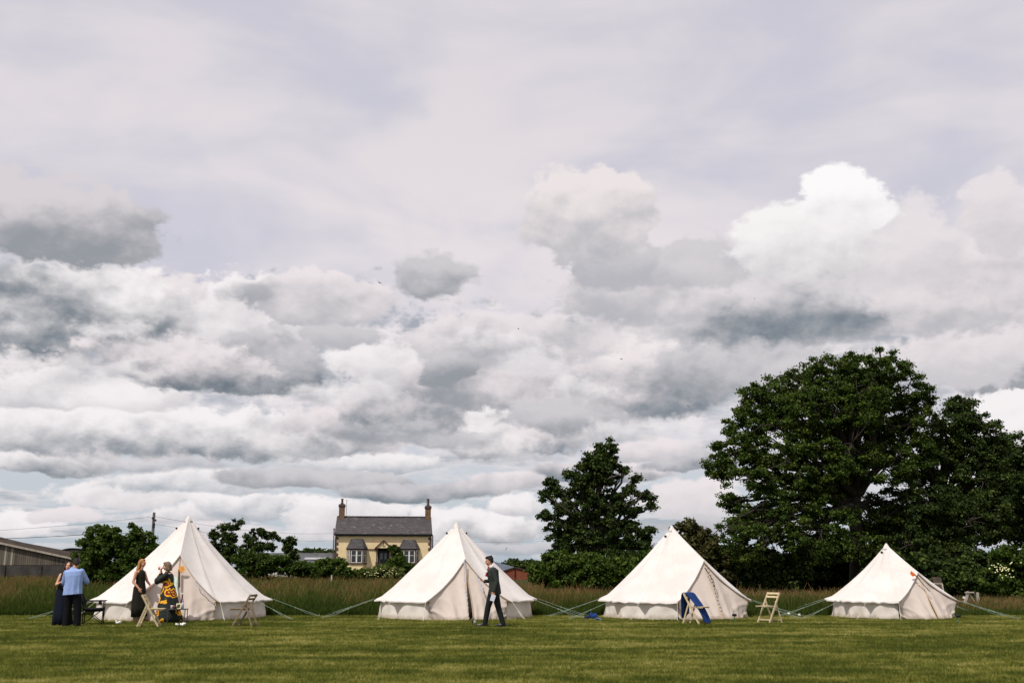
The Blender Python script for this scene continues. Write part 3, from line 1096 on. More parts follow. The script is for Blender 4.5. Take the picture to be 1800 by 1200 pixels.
BY = 85.0
def bp(u, v, Y=BY): return at(u, v, Y)
pL = bp(0, 953.5); pR = bp(131, 981.5)
slope = (pL.z - pR.z) / (pR.x - pL.x)
apex_x = pL.x - 13.0
ev_x = pR.x + 0.6
apz = pL.z + 13.0 * slope
evz = pL.z - (ev_x - pL.x) * slope
left_x = apex_x - (ev_x - apex_x)
czb = bp(60, 992.5).z
barn = empty('barn', (apex_x, BY, 0))
tag(barn, 'long low timber clad barn with weathered boards at the left edge', 'barn')
hwid = ev_x - apex_x
LEN = 4.5
mb = MB()
mb.add([(-hwid, 0, czb), (hwid, 0, czb), (hwid, 0, evz), (0, 0, apz), (-hwid, 0, evz)], [(0, 1, 2, 3, 4)])
mb.add([(hwid, 0, czb), (hwid, LEN, czb), (hwid, LEN, evz), (hwid, 0, evz)], [(0, 1, 2, 3)])
mb.add([(-hwid, 0, czb), (-hwid, LEN, czb), (-hwid, LEN, evz), (-hwid, 0, evz)], [(3, 2, 1, 0)])
mb.add([(-hwid, LEN, 0), (hwid, LEN, 0), (hwid, LEN, evz), (0, LEN, apz), (-hwid, LEN, evz)], [(4, 3, 2, 1, 0)])
mb.build('board_cladding', plank_mat(), barn)
mb = MB(); mb.box((0, .12, czb / 2 - .1), (2 * hwid - .1, .2, czb + .18)); mb.box((hwid - .12, LEN / 2, czb / 2 - .1), (.2, LEN - .5, czb + .18))
for i in range(14): mb.box((-hwid + .3 + i * (2 * hwid - .6) / 13, -.02, czb / 2 - .1), (.16, .1, czb + .1))
mb.build('lower_wall', mat('dark concrete panels', srgb(74, 70, 66), .9, (1.2, .8, srgb(48, 46, 44)), (8, .5)), barn)
mb = MB()
def corr(mb, x0, z0, x1, z1, y0, y1, nn=60, amp=.04):
    rows = []
    for j in range(nn + 1):
        y = y0 + (y1 - y0) * j / nn
        rows.append([(x0 + (x1 - x0) * i / 8, y, z0 + (z1 - z0) * i / 8 + amp * (j % 2) + .05 * math.sin(i * 1.9 + j * .13)) for i in range(9)])
    mb.grid(rows)
corr(mb, 0, apz + .08, hwid + .35, evz + .08 - .35 * slope, -.25, LEN + .2)
corr(mb, -hwid - .35, evz + .08 - .35 * slope, 0, apz + .08, -.25, LEN + .2)
rf = mb.build('roof', mat('weathered fibre cement', srgb(72, 63, 57), .95, (1.5, .8, srgb(48, 42, 38)), (12, .6)), barn)
md = rf.modifiers.new('s', 'SOLIDIFY'); md.thickness = .05
mb = MB(); mb.bar((0, -.28, apz + .0), (hwid + .35, -.28, evz - .35 * slope), .05, .16); mb.bar((0, -.28, apz + .0), (-hwid - .35, -.28, evz - .35 * slope), .05, .16)
mb.build('verge_board', mat('pale verge board', srgb(172, 162, 148), .9, (3, .6, srgb(120, 110, 98))), barn)

# dark arched roof beyond it
a_, b2 = at(93, 966, 125), at(160, 972, 125)
dbn = empty('dutch_barn', ((a_.x + b2.x) / 2, 125, 0))
tag(dbn, 'dark curved roof of a barn just behind the timber barn', 'barn')
w2 = (b2.x - a_.x) / 2; zt = at(115, 962.5, 125).z; ze2 = zt - .9
rows = []
for j in range(8):
    rows.append([(w2 * math.sin(R(t)) / math.sin(R(60)), j * 1.6, ze2 + (zt - ze2) * (math.cos(R(t)) - .5) / .5) for t in range(-60, 61, 10)])
mb = MB(); mb.grid(rows)
o = mb.build('curved_roof', mat('black corrugated sheet', (.012, .012, .014), .6), dbn, True); md = o.modifiers.new('s', 'SOLIDIFY'); md.thickness = .06
mb = MB(); P_ = rows[0]; P2 = [(p[0] * .99, .1, p[2] - .05) for p in P_]
mb.add(P2 + [(w2 * .99, .1, 0), (-w2 * .99, .1, 0)], [tuple(range(len(P2) + 2))])
for x in (-w2, 0, w2): mb.box((x * .97, .0, ze2 / 2), (.2, .2, ze2))
mb.build('wall', mat('dark sheet wall', (.03, .03, .03), .8), dbn)


# ------------------------------------------------------------------ long poultry sheds
def shed(name, label, u0, u1, vr, ve, Y, depth, wallm, roofm, cat='shed', group=None):
    a, b = at(u0, vr, Y), at(u1, vr, Y)
    zr, ze = at(u0, vr, Y + depth / 2).z, at(u0, ve, Y).z
    xc, w = (a.x + b.x) / 2, (b.x - a.x) / 2
    r = empty(name, (xc, Y, 0)); tag(r, label, cat, group)
    m_ = MB()
    m_.add([(-w, 0, 0), (w, 0, 0), (w, 0, ze), (-w, 0, ze), (-w, depth, 0), (w, depth, 0), (w, depth, ze), (-w, depth, ze), (-w, depth / 2, zr - .05), (w, depth / 2, zr - .05)],
           [(0, 1, 2, 3), (5, 4, 7, 6), (4, 0, 3, 8, 7), (1, 5, 6, 9, 2)])
    m_.build('wall', wallm, r)
    m_ = MB()
    nn = int(w * 2 / .5)
    for sgn in (1, -1):
        m_.grid([[(-w - .1 + (2 * w + .2) * i / nn, (-.2 if sgn > 0 else depth + .2) * (1 - t) + depth / 2 * t, (ze - .05) * (1 - t) + zr * t + .04 * (i % 2)) for i in range(nn + 1)] for t in (0, .33, .66, 1)])
    o = m_.build('roof', roofm, r); md = o.modifiers.new('s', 'SOLIDIFY'); md.thickness = .05
    return r, w, ze, zr


M_SHEDR = mat('grey corrugated roof', srgb(92, 92, 92), .9, (.6, .7, srgb(70, 72, 74)))
M_SHEDW = mat('pale shed wall', srgb(196, 196, 190), .9, (1, .5, srgb(170, 168, 150)))
sh, w, ze, zr = shed('long_shed', 'long low pale shed with grey roof left of the farmhouse', 414, 592, 972, 987.5, 150, 9, M_SHEDW, M_SHEDR)
for x in (-w * .72, -w * .1, w * .55):
    MB().box((x, 1.25, (ze * .7 + zr * .3) + .12), (3.2, .9, .1), Matrix.Rotation(math.atan2(zr - ze, 4.5), 3, 'X')).build('roof_light', mat('roof light', srgb(165, 165, 168), .5), sh)

# grey shed behind the suited man and the red brick gable beside it
sh2 = empty('slate_shed', (0, 0, 0))
tag(sh2, 'blue grey roofed farm shed seen behind the man in the suit', 'shed')
Yb = 135
pa, pbb, pc_, pd = at(848, 982, Yb), at(868, 986.5, Yb), at(906, 996, Yb), at(880, 1004, Yb)
mb = MB()
z0 = at(868, 984, Yb).z
A = at(826, 986, Yb + 2); 
mb.add([(at(812, 1003, Yb).x, Yb, at(812, 1003, Yb).z), (at(895, 1004, Yb).x, Yb, at(895, 1004, Yb).z), (at(903, 995.5, Yb + 4).x, Yb + 4, at(903, 995.5, Yb + 4).z), (at(866, 985.5, Yb + 4).x, Yb + 4, at(866, 985.5, Yb + 4).z), (at(812, 985, Yb + 4).x, Yb + 4, at(812, 985, Yb + 4).z)],
       [(0, 1, 2, 3, 4)])
o = mb.build('roof', mat('blue grey sheet roof', srgb(96, 104, 114), .8, (.8, .7, srgb(70, 76, 84))), sh2)
md = o.modifiers.new('s', 'SOLIDIFY'); md.thickness = .12; md.offset = -1
xa, xb = at(812, 1003, Yb).x, at(895, 1004, Yb).x
MB().box(((xa + xb) / 2, Yb + 2.2, .35), (xb - xa - .3, 3.4, .8)).build('wall', mat('dark shed wall', srgb(60, 62, 64), .9), sh2)

Yc = 120
rb = empty('brick_outbuilding', (at(905, 1000, Yc).x, Yc, 0))
tag(rb, 'low red brick outbuilding gable between second tent and tall tree', 'outbuilding')
bx = rb.location.x
ap = at(905, 996.5, Yc); le = at(874, 1006.5, Yc); re_ = at(936, 1004, Yc)
mb = MB(); wL, wR = le.x - bx, re_.x - bx
mb.add([(wL, 0, 0), (wR, 0, 0), (wR, 0, re_.z), (0, 0, ap.z), (wL, 0, le.z), (wL, 7, 0), (wR, 7, 0), (wR, 7, re_.z), (0, 7, ap.z), (wL, 7, le.z)],
       [(0, 1, 2, 3, 4), (9, 8, 7, 6, 5), (0, 4, 9, 5), (1, 6, 7, 2)])
mb.build('wall', M_REDB, rb)
mb = MB()
mb.add([(wL - .2, -.15, le.z), (0, -.15, ap.z + .06), (0, 7.1, ap.z + .06), (wL - .2, 7.1, le.z)], [(0, 1, 2, 3)])
mb.add([(wR + .2, -.15, re_.z), (0, -.15, ap.z + .06), (0, 7.1, ap.z + .06), (wR + .2, 7.1, re_.z)], [(3, 2, 1, 0)])
o = mb.build('roof', mat('dark tile roof', srgb(66, 56, 54), .9), rb); md = o.modifiers.new('s', 'SOLIDIFY'); md.thickness = .12
MB().tube([(.02, -.1, 0), (.02, -.1, ap.z - .05)], .05, 6).build('downpipe', M_BLACK, rb)

# ------------------------------------------------------------------ pole and wires
M_POLE = mat('weathered pole', srgb(92, 88, 88), .9, (3, .5, srgb(60, 56, 54)))
PY = 70.0
pt, pbm = at(267, 900, PY), at(265, 1000, PY)
pole = empty('utility_pole', (pbm.x, PY, 0)); tag(pole, 'wooden utility pole rising behind the bush beside the first tent', 'utility pole')
MB().tube([(0, 0, -.3), ((pt.x - pbm.x) * .3, 0, pt.z)], [.13, .09], 10).build('pole', M_POLE, pole, True)
for c_ in (((.12, -.14, pt.z - .55), (.1, .1, .12)), ((-.1, -.14, pt.z - .4), (.1, .1, .12)), ((.02, -.13, pt.z - .9), (.14, .12, .3))):
    MB().box(*c_).build('insulator_bracket', M_IRON, pole)
def cable(name, label, pts, r):
    m_ = MB()
    out = []
    for a, b in zip(pts[:-1], pts[1:]):
        a, b = Vector(a), Vector(b)
        for i in range(14):
            t = i / 14
            p = a.lerp(b, t); p.z -= (b - a).length * .012 * 4 * t * (1 - t)
            out.append(p)
    out.append(Vector(pts[-1]))
    m_.tube(out, r, 5)
    return tag(m_.build(name, M_IRON), label, 'cable', 'overhead cables')
pth = at(266.5, 908, PY)
cable('overhead_cable', 'thin cable sloping left from top of utility pole above the barn', [at(-300, 936, 88), (pth.x - .1, PY, pth.z)], .009)
cable('overhead_cable', 'thick twisted cable low over the timber barn', [at(-300, 941, 80), at(150, 939, PY), (at(265, 933, PY).x, PY, at(265, 933, PY).z)], .018)
cable('overhead_cable', 'upper faint cable running right from the pole to behind the house', [(pth.x + .1, PY, pth.z + .05), at(600, 936, 112), at(960, 950, 150)], .009)
cable('overhead_cable', 'lower faint cable running right from pole towards the farmhouse', [(pth.x + .1, PY, pth.z - .45), at(596, 949, 111)], .008)

# ------------------------------------------------------------------ bell tents
def canvas_mat(name, c1, c2, trans=0.10):
    m = bpy.data.materials.new(name)
    m.use_nodes = True
    t = m.node_tree
    g = NG(t)
    b = t.nodes['Principled BSDF']
    tc = t.nodes.new('ShaderNodeTexCoord').outputs['Object']
    f = g.smooth(g.noise(tc, 1.3, 5, 0.6), 0.35, 0.7)
    c = g.mix(f, (*c1[:3], 1), (*c2[:3], 1))
    t.links.new(c, b.inputs['Base Color'])
    b.inputs['Roughness'].default_value = 0.95
    b.inputs['Specular IOR Level'].default_value = 0.1
    bn = t.nodes.new('ShaderNodeBump')
    bn.inputs['Strength'].default_value = 0.35
    bn.inputs['Distance'].default_value = 0.03
    h = g.m('ADD', g.noise(g.vm('MULTIPLY', tc, (1, 1, 0.5)), 3.2, 3, 0.5), g.m('MULTIPLY', g.noise(tc, 22.0, 3, 0.6), 0.08))
    t.links.new(h, bn.inputs['Height'])
    t.links.new(bn.outputs[0], b.inputs['Normal'])
    tr = t.nodes.new('ShaderNodeBsdfTranslucent')
    t.links.new(g.mix(1.0, c, (1.0, 0.90, 0.76, 1), 'MULTIPLY'), tr.inputs['Color'])
    ms = t.nodes.new('ShaderNodeMixShader')
    ms.inputs[0].default_value = trans
    t.links.new(b.outputs[0], ms.inputs[1])
    t.links.new(tr.outputs[0], ms.inputs[2])
    t.links.new(ms.outputs[0], t.nodes['Material Output'].inputs[0])
    return m


M_CANVAS = canvas_mat('cotton canvas', srgb(228, 222, 217), srgb(217, 210, 204))
def grub(m):
    t = m.node_tree
    g = NG(t)
    b = t.nodes['Principled BSDF']
    src = b.inputs['Base Color'].links[0].from_socket
    tc = t.nodes.new('ShaderNodeTexCoord').outputs['Object']
    z = g.sep(tc)[2]
    f = g.smooth(g.m('ADD', z, g.m('MULTIPLY', g.noise(tc, 5.0, 5, .7), -.28)), .02, -.12)
    sp = g.smooth(g.noise(tc, 13.0, 4, .7), .66, .74)
    c = g.mix(g.m('MULTIPLY', f, .55), src, srgb(140, 124, 92))
    c = g.mix(g.m('MULTIPLY', sp, .18), c, srgb(150, 138, 118))
    t.links.new(c, b.inputs['Base Color'])
    return m


M_WALLC = grub(canvas_mat('canvas wall with grass stains', srgb(226, 219, 210), srgb(212, 203, 193)))
M_DOORC = grub(canvas_mat('canvas door', srgb(226, 212, 202), srgb(214, 200, 188), 0.15))
M_ROPE = mat('pale guy rope', srgb(152, 168, 150), 0.8)
M_ROPEW = mat('cream guy rope', srgb(214, 208, 186), 0.8)
M_PEG = mat('steel peg', (0.25, 0.25, 0.25), 0.4, metal=0.8)
M_VENT = mat('dark vent mesh', (0.03, 0.025, 0.022), 0.9)
M_HEM = mat('tan hem tape', srgb(190, 168, 140), 0.9)


def bell_tent(label, i, sag, gap, seed, bands=(), lean=0.0, thd=28):
    u, Y, Rd, H, ang = TENTS[i]
    cx, cy = tent_xy(i)
    root = empty('bell_tent', (cx, cy, 0), R(ang))
    tag(root, label, 'tent', 'bell tents in a row')
    r = random.Random(seed)
    zw = 0.52 if Rd > 2.2 else 0.50
    Re = Rd + 0.10
    thd = R(thd)
    rp, zp = Rd * 0.70, H * 0.615
    nc = 11
    cor = [thd + (2 * math.pi - 2 * thd) * k / nc for k in range(nc + 1)]
    def pol(th, rad, z): return Vector((rad * math.sin(th), -rad * math.cos(th), z))
    A = Vector((lean, 0, H))
    tips = [pol(t, Re + 0.17 + 0.05 * r.random(), zw + .02 - 0.03 * r.random()) for t in cor]
    SUB, NQ = 6, 18
    cols = []
    for k in range(nc):
        for s in range(SUB):
            f = s / SUB
            th = cor[k] + (cor[k + 1] - cor[k]) * f
            e = min(f, 1 - f) * 2
            cr = math.exp(-e * 8.0)
            rad = Re * math.cos((0.5 - abs(f - .5)) * (cor[1] - cor[0])) * 1.0
            rad = Re * (1 - .020 * math.sin(math.pi * f)) + 0.16 * cr
            z = zw - 0.012 * math.sin(math.pi * f) + 0.0 * cr
            cols.append((th, rad, z, e, cr))
    cols.append((cor[-1], Re + .19, zw, 0, 1))
    def roofcol(th, rad, z, e, cr, w=1.0, B=None):
        out = []
        Bp = B if B is not None else pol(th, rad, z)
        Bc = B if B is not None else pol(th, rad - 0.14 * cr, z)
        for q in range(NQ + 1):
            t = q / NQ
            p = A.lerp(Bc if t < 0.93 else Bc.lerp(Bp, ((t - .93) / .07) ** 1.5), t)
            p.z -= sag * 4 * t * (1 - t) * w
            # facets hang a little between the seams, fine tension folds towards the rim
            if w == 1.0:
                bulge = -0.035 * (e ** 1.0) * t * (1 - t) * 4 + 0.020 * math.sin(e * 7 + th * 11 + seed) * t * t + 0.010 * math.sin(th * 31 + t * 6 + seed) * t
                d = Vector((math.sin(th), -math.cos(th), 0.8)).normalized()
                p += d * bulge
            out.append(p)
        return out
    P = Vector((0.0, -rp, zp))
    def edge(w, sg):
        E = pol(sg * thd, Re + 0.19, zw)
        p = P.lerp(E, w)
        p.z -= 0.10 * 4 * w * (1 - w) * (H / 3)
        p += Vector((sg * -0.05, 0.02, 0)) * math.sin(math.pi * w)
        return p
    # canopy
    G = []
    NW = 8
    for k in range(NW, 0, -1):           # left of the door, from its eaves corner to the ridge
        pass
    for c in cols:
        G.append(roofcol(*c))
    # door sector, continuing from cor[-1] (= -thd) over the ridge to +thd
    for k in range(1, NW + 1):
        w = 1 - k / NW
        G.append(roofcol(0, 0, 0, 0, 0, 0.15 + 0.85 * w * w, edge(w, -1)))
    for k in range(1, NW + 1):
        w = k / NW
        G.append(roofcol(0, 0, 0, 0, 0, 0.15 + 0.85 * w * w, edge(w, 1)))
    G[-1] = G[0]
    # hem
    full = []
    for c in G:
        e = c[-1]
        full.append(c + [e + Vector((0, 0, -0.035))])
    mb = MB()
    mb.grid(full)
    can = mb.build('canopy', M_CANVAS, root, True)
    es = can.modifiers.new('e', 'EDGE_SPLIT'); es.split_angle = R(50)
    # reinforced cap
    cm = MB()
    cm.rings([(lean, 0, H + .03, .012, .012), (lean, 0, H + .01, .035, .035), (lean * .97, 0, H - .10, .095, .095), (lean * .95, 0, H - .17, .15, .15)][::-1], 16)
    cm.build('cap', M_CANVAS, root, True)
    # stitched seams from cap to each corner
    sm_ = MB()
    for k in range(nc + 1):
        c = full[min(k * SUB, len(cols) - 1)]
        sm_.tube([p + Vector((p.x, p.y, 1.2)).normalized() * -.001 for p in c[1:-1]], .005, 4)
    sm_.build('seams', M_CANVAS, root, True)
    # hem rope along the A of the door
    hm = MB()
    for sg in (-1, 1):
        hm.tube([edge(w / 14, sg) + Vector((0, .015, -.03)) for w in range(15)], .014, 5)
    hm.build('door_hem', M_HEM, root, True)
    # wall
    NWL = 132
    rows = []
    for j in range(9):
        t = j / 8
        row = []
        for k in range(NWL + 1):
            th = thd + (2 * math.pi - 2 * thd) * k / NWL
            base = 0.035 * (t ** 1.5) * (1 + math.sin(th * 23 + seed))
            wr = 0.012 * math.sin(th * 17 + t * 4.2 + seed) * math.sin(math.pi * (0.25 + 0.6 * t)) + 0.012 * math.sin(th * 39 - t * 5.0 + seed * 2) * t
            wr += 0.012 * max(0, math.sin(th * 7.2 + t * 2.8 + seed * 1.7)) ** 3 * t
            row.append(pol(th, Rd + base + wr - 0.01, (zw - .03) * (1 - t) + (0.005 + 0.012 * math.sin(th * 11)) * t))
        rows.append(row)
    mb = MB(); mb.grid(rows)
    mb.build('wall', M_WALLC, root, True)
    # mud flap at the foot of the wall
    mb = MB()
    mb.grid([[rows[-1][k] + Vector((0, 0, .012)) for k in range(NWL + 1)], [pol(thd + (2 * math.pi - 2 * thd) * k / NWL, Rd + .12 + .03 * math.sin(k * .7), .006) for k in range(NWL + 1)]])
    mb.build('ground_flap', mat('dirty canvas flap', srgb(178, 166, 146), .95), root, True)
    # the two door curtains
    for sg in (-1, 1):
        g0 = gap if sg > 0 else gap * 0.35
        D0 = Vector((0, -Rd - .06, 0.01))
        DB = pol(sg * thd, Rd + .02, 0.005)
        nW, nH = 34, 26
        rows = []
        for a in range(nW + 1):
            w = a / nW
            T = edge(w, sg) + Vector((0, 0.05, -.05))
            if w > .97: T = edge(w, sg) + Vector((-sg * .12, 0.10, -.04))
            Bt = D0.lerp(DB, w)
            Bt.y -= 0.10 * math.sin(math.pi * w)
            row = []
            for b in range(nH + 1):
                t = b / nH
                p = T.lerp(Bt, t)
                open_ = g0 * math.sin(min(1, t * 1.05) * math.pi * .5) ** 2 * (1 - w) ** 2
                p.x += sg * open_
                # folds hang from the peak and drag towards the pegged corner
                ph = w * 15 + (1 - t) * 2.0 * sg + seed
                amp = 0.036 * math.sin(math.pi * min(1, w + .1)) * (0.25 + t)
                p.y -= amp * math.sin(ph) + 0.02 * math.sin(ph * 2.3 + t * 5) * (t ** 2)
                dia = math.sin((w * 1.3 + t) * 11 + seed * 1.3 + sg)
                p.y -= 0.060 * max(0, dia) ** 2 * t * w
                row.append(p)
            rows.append(row)
        mb = MB(); mb.grid(rows)
        mb.build('door_flap', M_DOORC, root, True)
        # zip tape beside the opening
        zt_ = MB()
        zt_.tube([rows[0][b] + Vector((0, -.012, 0)) for b in range(1, nH + 1)], .013, 4)
        zt_.build('zip_tape', M_HEM, root)
    # centre pole and a-frame pole
    MB().tube([(lean, 0, 0), (lean, 0, H - .05)], .02, 8).build('centre_pole', M_PEG, root)
    af = MB()
    af.tube([pol(R(22), Rd - .1, 0), P + Vector((0, .12, -.14)), pol(R(-22), Rd - .1, 0)], .016, 6)
    af.build('door_pole', M_PEG, root)
    # groundsheet
    gs = MB(); gs.rings([(0, 0, .008, Rd - .03, Rd - .03), (0, 0, .012, Rd - .03, Rd - .03)], 40)
    gs.build('groundsheet', mat('brown groundsheet', (.05, .035, .025), .8), root)
    # vents
    for th in (-82, 0 if False else 74, 165, -165):
        t = .125
        p = A.lerp(pol(R(th - 0), Re, zw), t); p.z -= sag * 4 * t * (1 - t)
        d = Vector((math.sin(R(th)), -math.cos(R(th)), .8)).normalized()
        v_ = MB(); rot = d.to_track_quat('Z', 'Y').to_matrix()
        v_.ell(p + d * .02, (.042, .032, .035), rot, 10, 6)
        v_.build('vent', M_VENT, root, True)
    # guy ropes
    for k in range(nc + 1):
        th = cor[k]
        deg = math.degrees(th) + ang
        tip = pol(th, Re + 0.19, zw)
        front = math.cos(th + R(ang)) > 0.55
        L = 1.35 + .2 * r.random() if not front else .62
        pk = pol(th + R(r.uniform(-3, 3)), Re + .19 + L, 0.0)
        rp_ = MB()
        md_ = tip.lerp(pk, .48); md_.z += .0
        rp_.tube([tip, md_, pk + Vector((0, 0, .03))], .0048, 5)
        rp_.tube([md_ + Vector((0, 0, .0)), md_.lerp(pk, .5) + Vector((0, 0, -.035)), pk + Vector((.02, 0, .02))], .0042, 5)
        rp_.box(md_, (.02, .015, .04))
        rp_.build('guy_rope', M_ROPE if not front else M_ROPEW, root)
        pg = MB(); dn = (pk - tip); dn.z = 0; dn.normalize()
        pg.tube([pk + Vector((0, 0, -.12)) - dn * .05, pk + dn * .0 + Vector((0, 0, .05))], .007, 5)
        pg.tube([pk + Vector((0, 0, .05)), pk + dn * .03 + Vector((0, 0, .055)), pk + dn * .035 + Vector((0, 0, .03))], .006, 5)
        pg.build('peg', M_PEG, root)
    # door lacing
    if 'lace' in bands:
        lc = MB()
        for b in range(13):
            z = zp * (.86 - .06 * b)
            t = 1 - z / zp
            p = P.lerp(Vector((0, -Rd - .06, 0)), t)
            lc.box(p + Vector((.02, -.05, 0)), (.03, .02, .028))
        lc.build('door_lacing', mat('dark toggles', (.06, .05, .045), .8), root)
    return root


T1 = bell_tent('largest cream bell tent, leftmost, with women standing at its door', 0, .13, .02, 1, (), 0, 27)
T2 = bell_tent('cream bell tent beside the farmhouse with a dark gap between its door flaps', 1, .07, .11, 2, (), 0, 29)
T3 = bell_tent('cream bell tent with dotted lacing down its door, behind the chair with blue cloth', 2, .085, .01, 3, ('lace',), 0, 36)
T4 = bell_tent('smallest cream bell tent, rightmost, below the big oaks', 3, .10, .05, 4, (), 0, 38)

# ------------------------------------------------------------------ trees, bushes, hedges
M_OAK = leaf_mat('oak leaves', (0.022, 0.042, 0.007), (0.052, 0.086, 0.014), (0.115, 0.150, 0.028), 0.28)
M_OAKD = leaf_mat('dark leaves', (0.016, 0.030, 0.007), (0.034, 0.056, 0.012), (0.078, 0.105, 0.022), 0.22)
M_HAW = leaf_mat('hedge leaves', (0.024, 0.046, 0.007), (0.055, 0.092, 0.013), (0.11, 0.15, 0.025), 0.3)
M_BROWNL = leaf_mat('brownish leaves', (0.035, 0.035, 0.012), (0.065, 0.060, 0.020), (0.10, 0.095, 0.03), 0.25)
M_PALE = leaf_mat('pale elder leaves', (0.05, 0.075, 0.015), (0.10, 0.13, 0.03), (0.20, 0.21, 0.075), 0.3)
M_BARK = mat('bark', (0.045, 0.036, 0.028), 0.95, (8, .7, (0.02, 0.017, 0.014)), (18, .8))
M_BARKL = mat('dead grey branch', (0.16, 0.14, 0.12), 0.95, (8, .7, (0.08, 0.07, 0.06)), (18, .8))

OY = 49.0
def PB(lst, Y):
    return [pb(b[0], b[1], b[2], b[3], Y, b[4] if len(b) > 4 else None, b[5] if len(b) > 5 else 0.0) for b in lst]

# the big oak
oak = PB([(1500, 660, 92, 44), (1530, 652, 60, 38, 1.6, -.8), (1560, 880, 34, 26, 1.4, .6), (1545, 915, 40, 26, 1.6, .2), (1500, 700, 60, 40, 1.8, -1.8), (1425, 685, 80, 46), (1570, 675, 62, 46), (1370, 705, 60, 44), (1318, 690, 20, 16), (1335, 715, 40, 34),
          (1612, 725, 34, 44), (1470, 725, 110, 50, 3.0, -1.5), (1540, 740, 80, 50, 2.6, .8), (1310, 760, 44, 44), (1380, 775, 80, 46, 2.6, -1.0), (1290, 800, 44, 40),
          (1262, 822, 26, 20), (1330, 835, 66, 38, 2.2, -1.2), (1440, 815, 80, 50, 2.6, -1.6), (1550, 820, 60, 44, 2.2, -1.2), (1400, 870, 80, 40, 2.6, -1.5),
          (1275, 880, 34, 16), (1320, 900, 56, 30), (1360, 925, 75, 36, 2.2, -1.8), (1455, 900, 50, 40, 2.2, -1.6), (1590, 790, 50, 60, 2.2, .5), (1300, 950, 50, 40, 1.8, -2.2),
          (1420, 950, 70, 40, 2, -2), (1500, 960, 50, 30, 2, -1.6), (1480, 780, 80, 60, 2.5, 2.0)], OY)
tree('oak_tree', 'biggest broad oak tree with a domed crown, left of the right-hand trees', 'tree', (at(1512, 1060, OY).x, OY, 0),
     [(b[0], b[1], b[2], b[3], min(b[4], 1.9), b[5]) for b in oak], M_OAK, M_BARK, 1900, 130, .33, .104, 21, trunk_r=.40, fork=.40, twigs=.6, shell=.45, flat=.6, lean=(.1, 0), tintbase=.5)
# second oak, to the right
oak2 = PB([(1690, 722, 30, 32), (1755, 790, 26, 30), (1762, 850, 36, 44), (1665, 765, 40, 40), (1715, 770, 45, 50), (1640, 820, 60, 55), (1720, 840, 60, 55), (1745, 800, 30, 34),
           (1620, 900, 70, 50, 2.4, -1), (1700, 910, 70, 50, 2.4, -1), (1600, 975, 70, 40, 2.2, -2), (1680, 985, 75, 45, 2.2, -2), (1640, 940, 60, 50, 2.4, 0), (1745, 900, 40, 50), (1570, 930, 45, 45, 2, -1)], 50.0)
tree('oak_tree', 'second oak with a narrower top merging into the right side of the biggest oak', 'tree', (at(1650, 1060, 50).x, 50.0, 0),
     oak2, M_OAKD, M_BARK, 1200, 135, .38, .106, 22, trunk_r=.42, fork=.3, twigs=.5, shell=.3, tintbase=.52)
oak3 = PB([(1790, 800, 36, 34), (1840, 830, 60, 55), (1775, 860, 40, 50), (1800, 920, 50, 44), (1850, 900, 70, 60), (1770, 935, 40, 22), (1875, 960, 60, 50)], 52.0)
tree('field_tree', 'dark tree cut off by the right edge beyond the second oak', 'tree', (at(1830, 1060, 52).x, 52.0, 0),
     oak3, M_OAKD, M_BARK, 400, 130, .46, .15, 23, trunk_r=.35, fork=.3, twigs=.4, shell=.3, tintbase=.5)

# tall narrow tree left of the oaks
t2 = PB([(1066, 792, 20, 20), (1048, 806, 20, 16), (1030, 822, 20, 16), (1060, 830, 34, 30), (1005, 835, 14, 12), (1022, 855, 26, 24), (968, 848, 12, 12), (985, 868, 22, 14), (958, 872, 10, 12),
          (1095, 825, 10, 8), (1118, 842, 9, 8), (1108, 862, 12, 10), (1130, 868, 14, 10), (1143, 885, 8, 14), (1085, 880, 26, 22), (1045, 885, 34, 28), (990, 895, 26, 16), (960, 905, 14, 12),
          (1115, 900, 18, 12), (1015, 915, 32, 20), (1070, 920, 34, 24), (985, 935, 26, 20), (1105, 932, 20, 18), (1045, 950, 46, 28), (1135, 945, 16, 22), (1085, 970, 46, 34), (1000, 965, 30, 20), (1140, 970, 16, 22)], 46.5)
tt = tree('field_tree', 'tall ragged tree with bare grey branches behind the third tent', 'tree', (at(1052, 1050, 46.5).x, 46.5, 0),
          t2, M_OAKD, M_BARK, 760, 120, .26, .104, 24, trunk_r=.38, fork=.34, twigs=.8, shell=.15, tintbase=.48)
rr_ = random.Random(3)
b0 = tt.location
for (u0, v0, u1, v1) in ((1004, 902, 966, 874), (990, 889, 1000, 880), (1068, 843, 1090, 835)):
    p, q = at(u0, v0, 45.6) - b0, at(u1, v1, 44.9) - b0
    db = MB()
    limb(db, p, q, .035, .014, rr_, .05, 5, .05, 5)
    db.build('dead_branch', M_BARKL, tt, True)

# bushes: (label, cat, material, clusters, leaves, blobs, depth, seed)
def bush(label, blobs, Y, m, n, npc, seed, name='bush', cat='bush', size=.15, spread=.3, shell=.45, trunk=.07, group=None, tintbase=.5, twigs=.25, fork=.25, flat=.7):
    B = PB(blobs, Y)
    x = sum(b[0] * b[3] for b in B) / sum(b[3] for b in B)
    return tree(name, label, cat, (x, Y, 0), B, m, M_BARK, n, npc, spread, size, seed, trunk, fork, twigs, shell, group, 0.03, flat, tintbase)

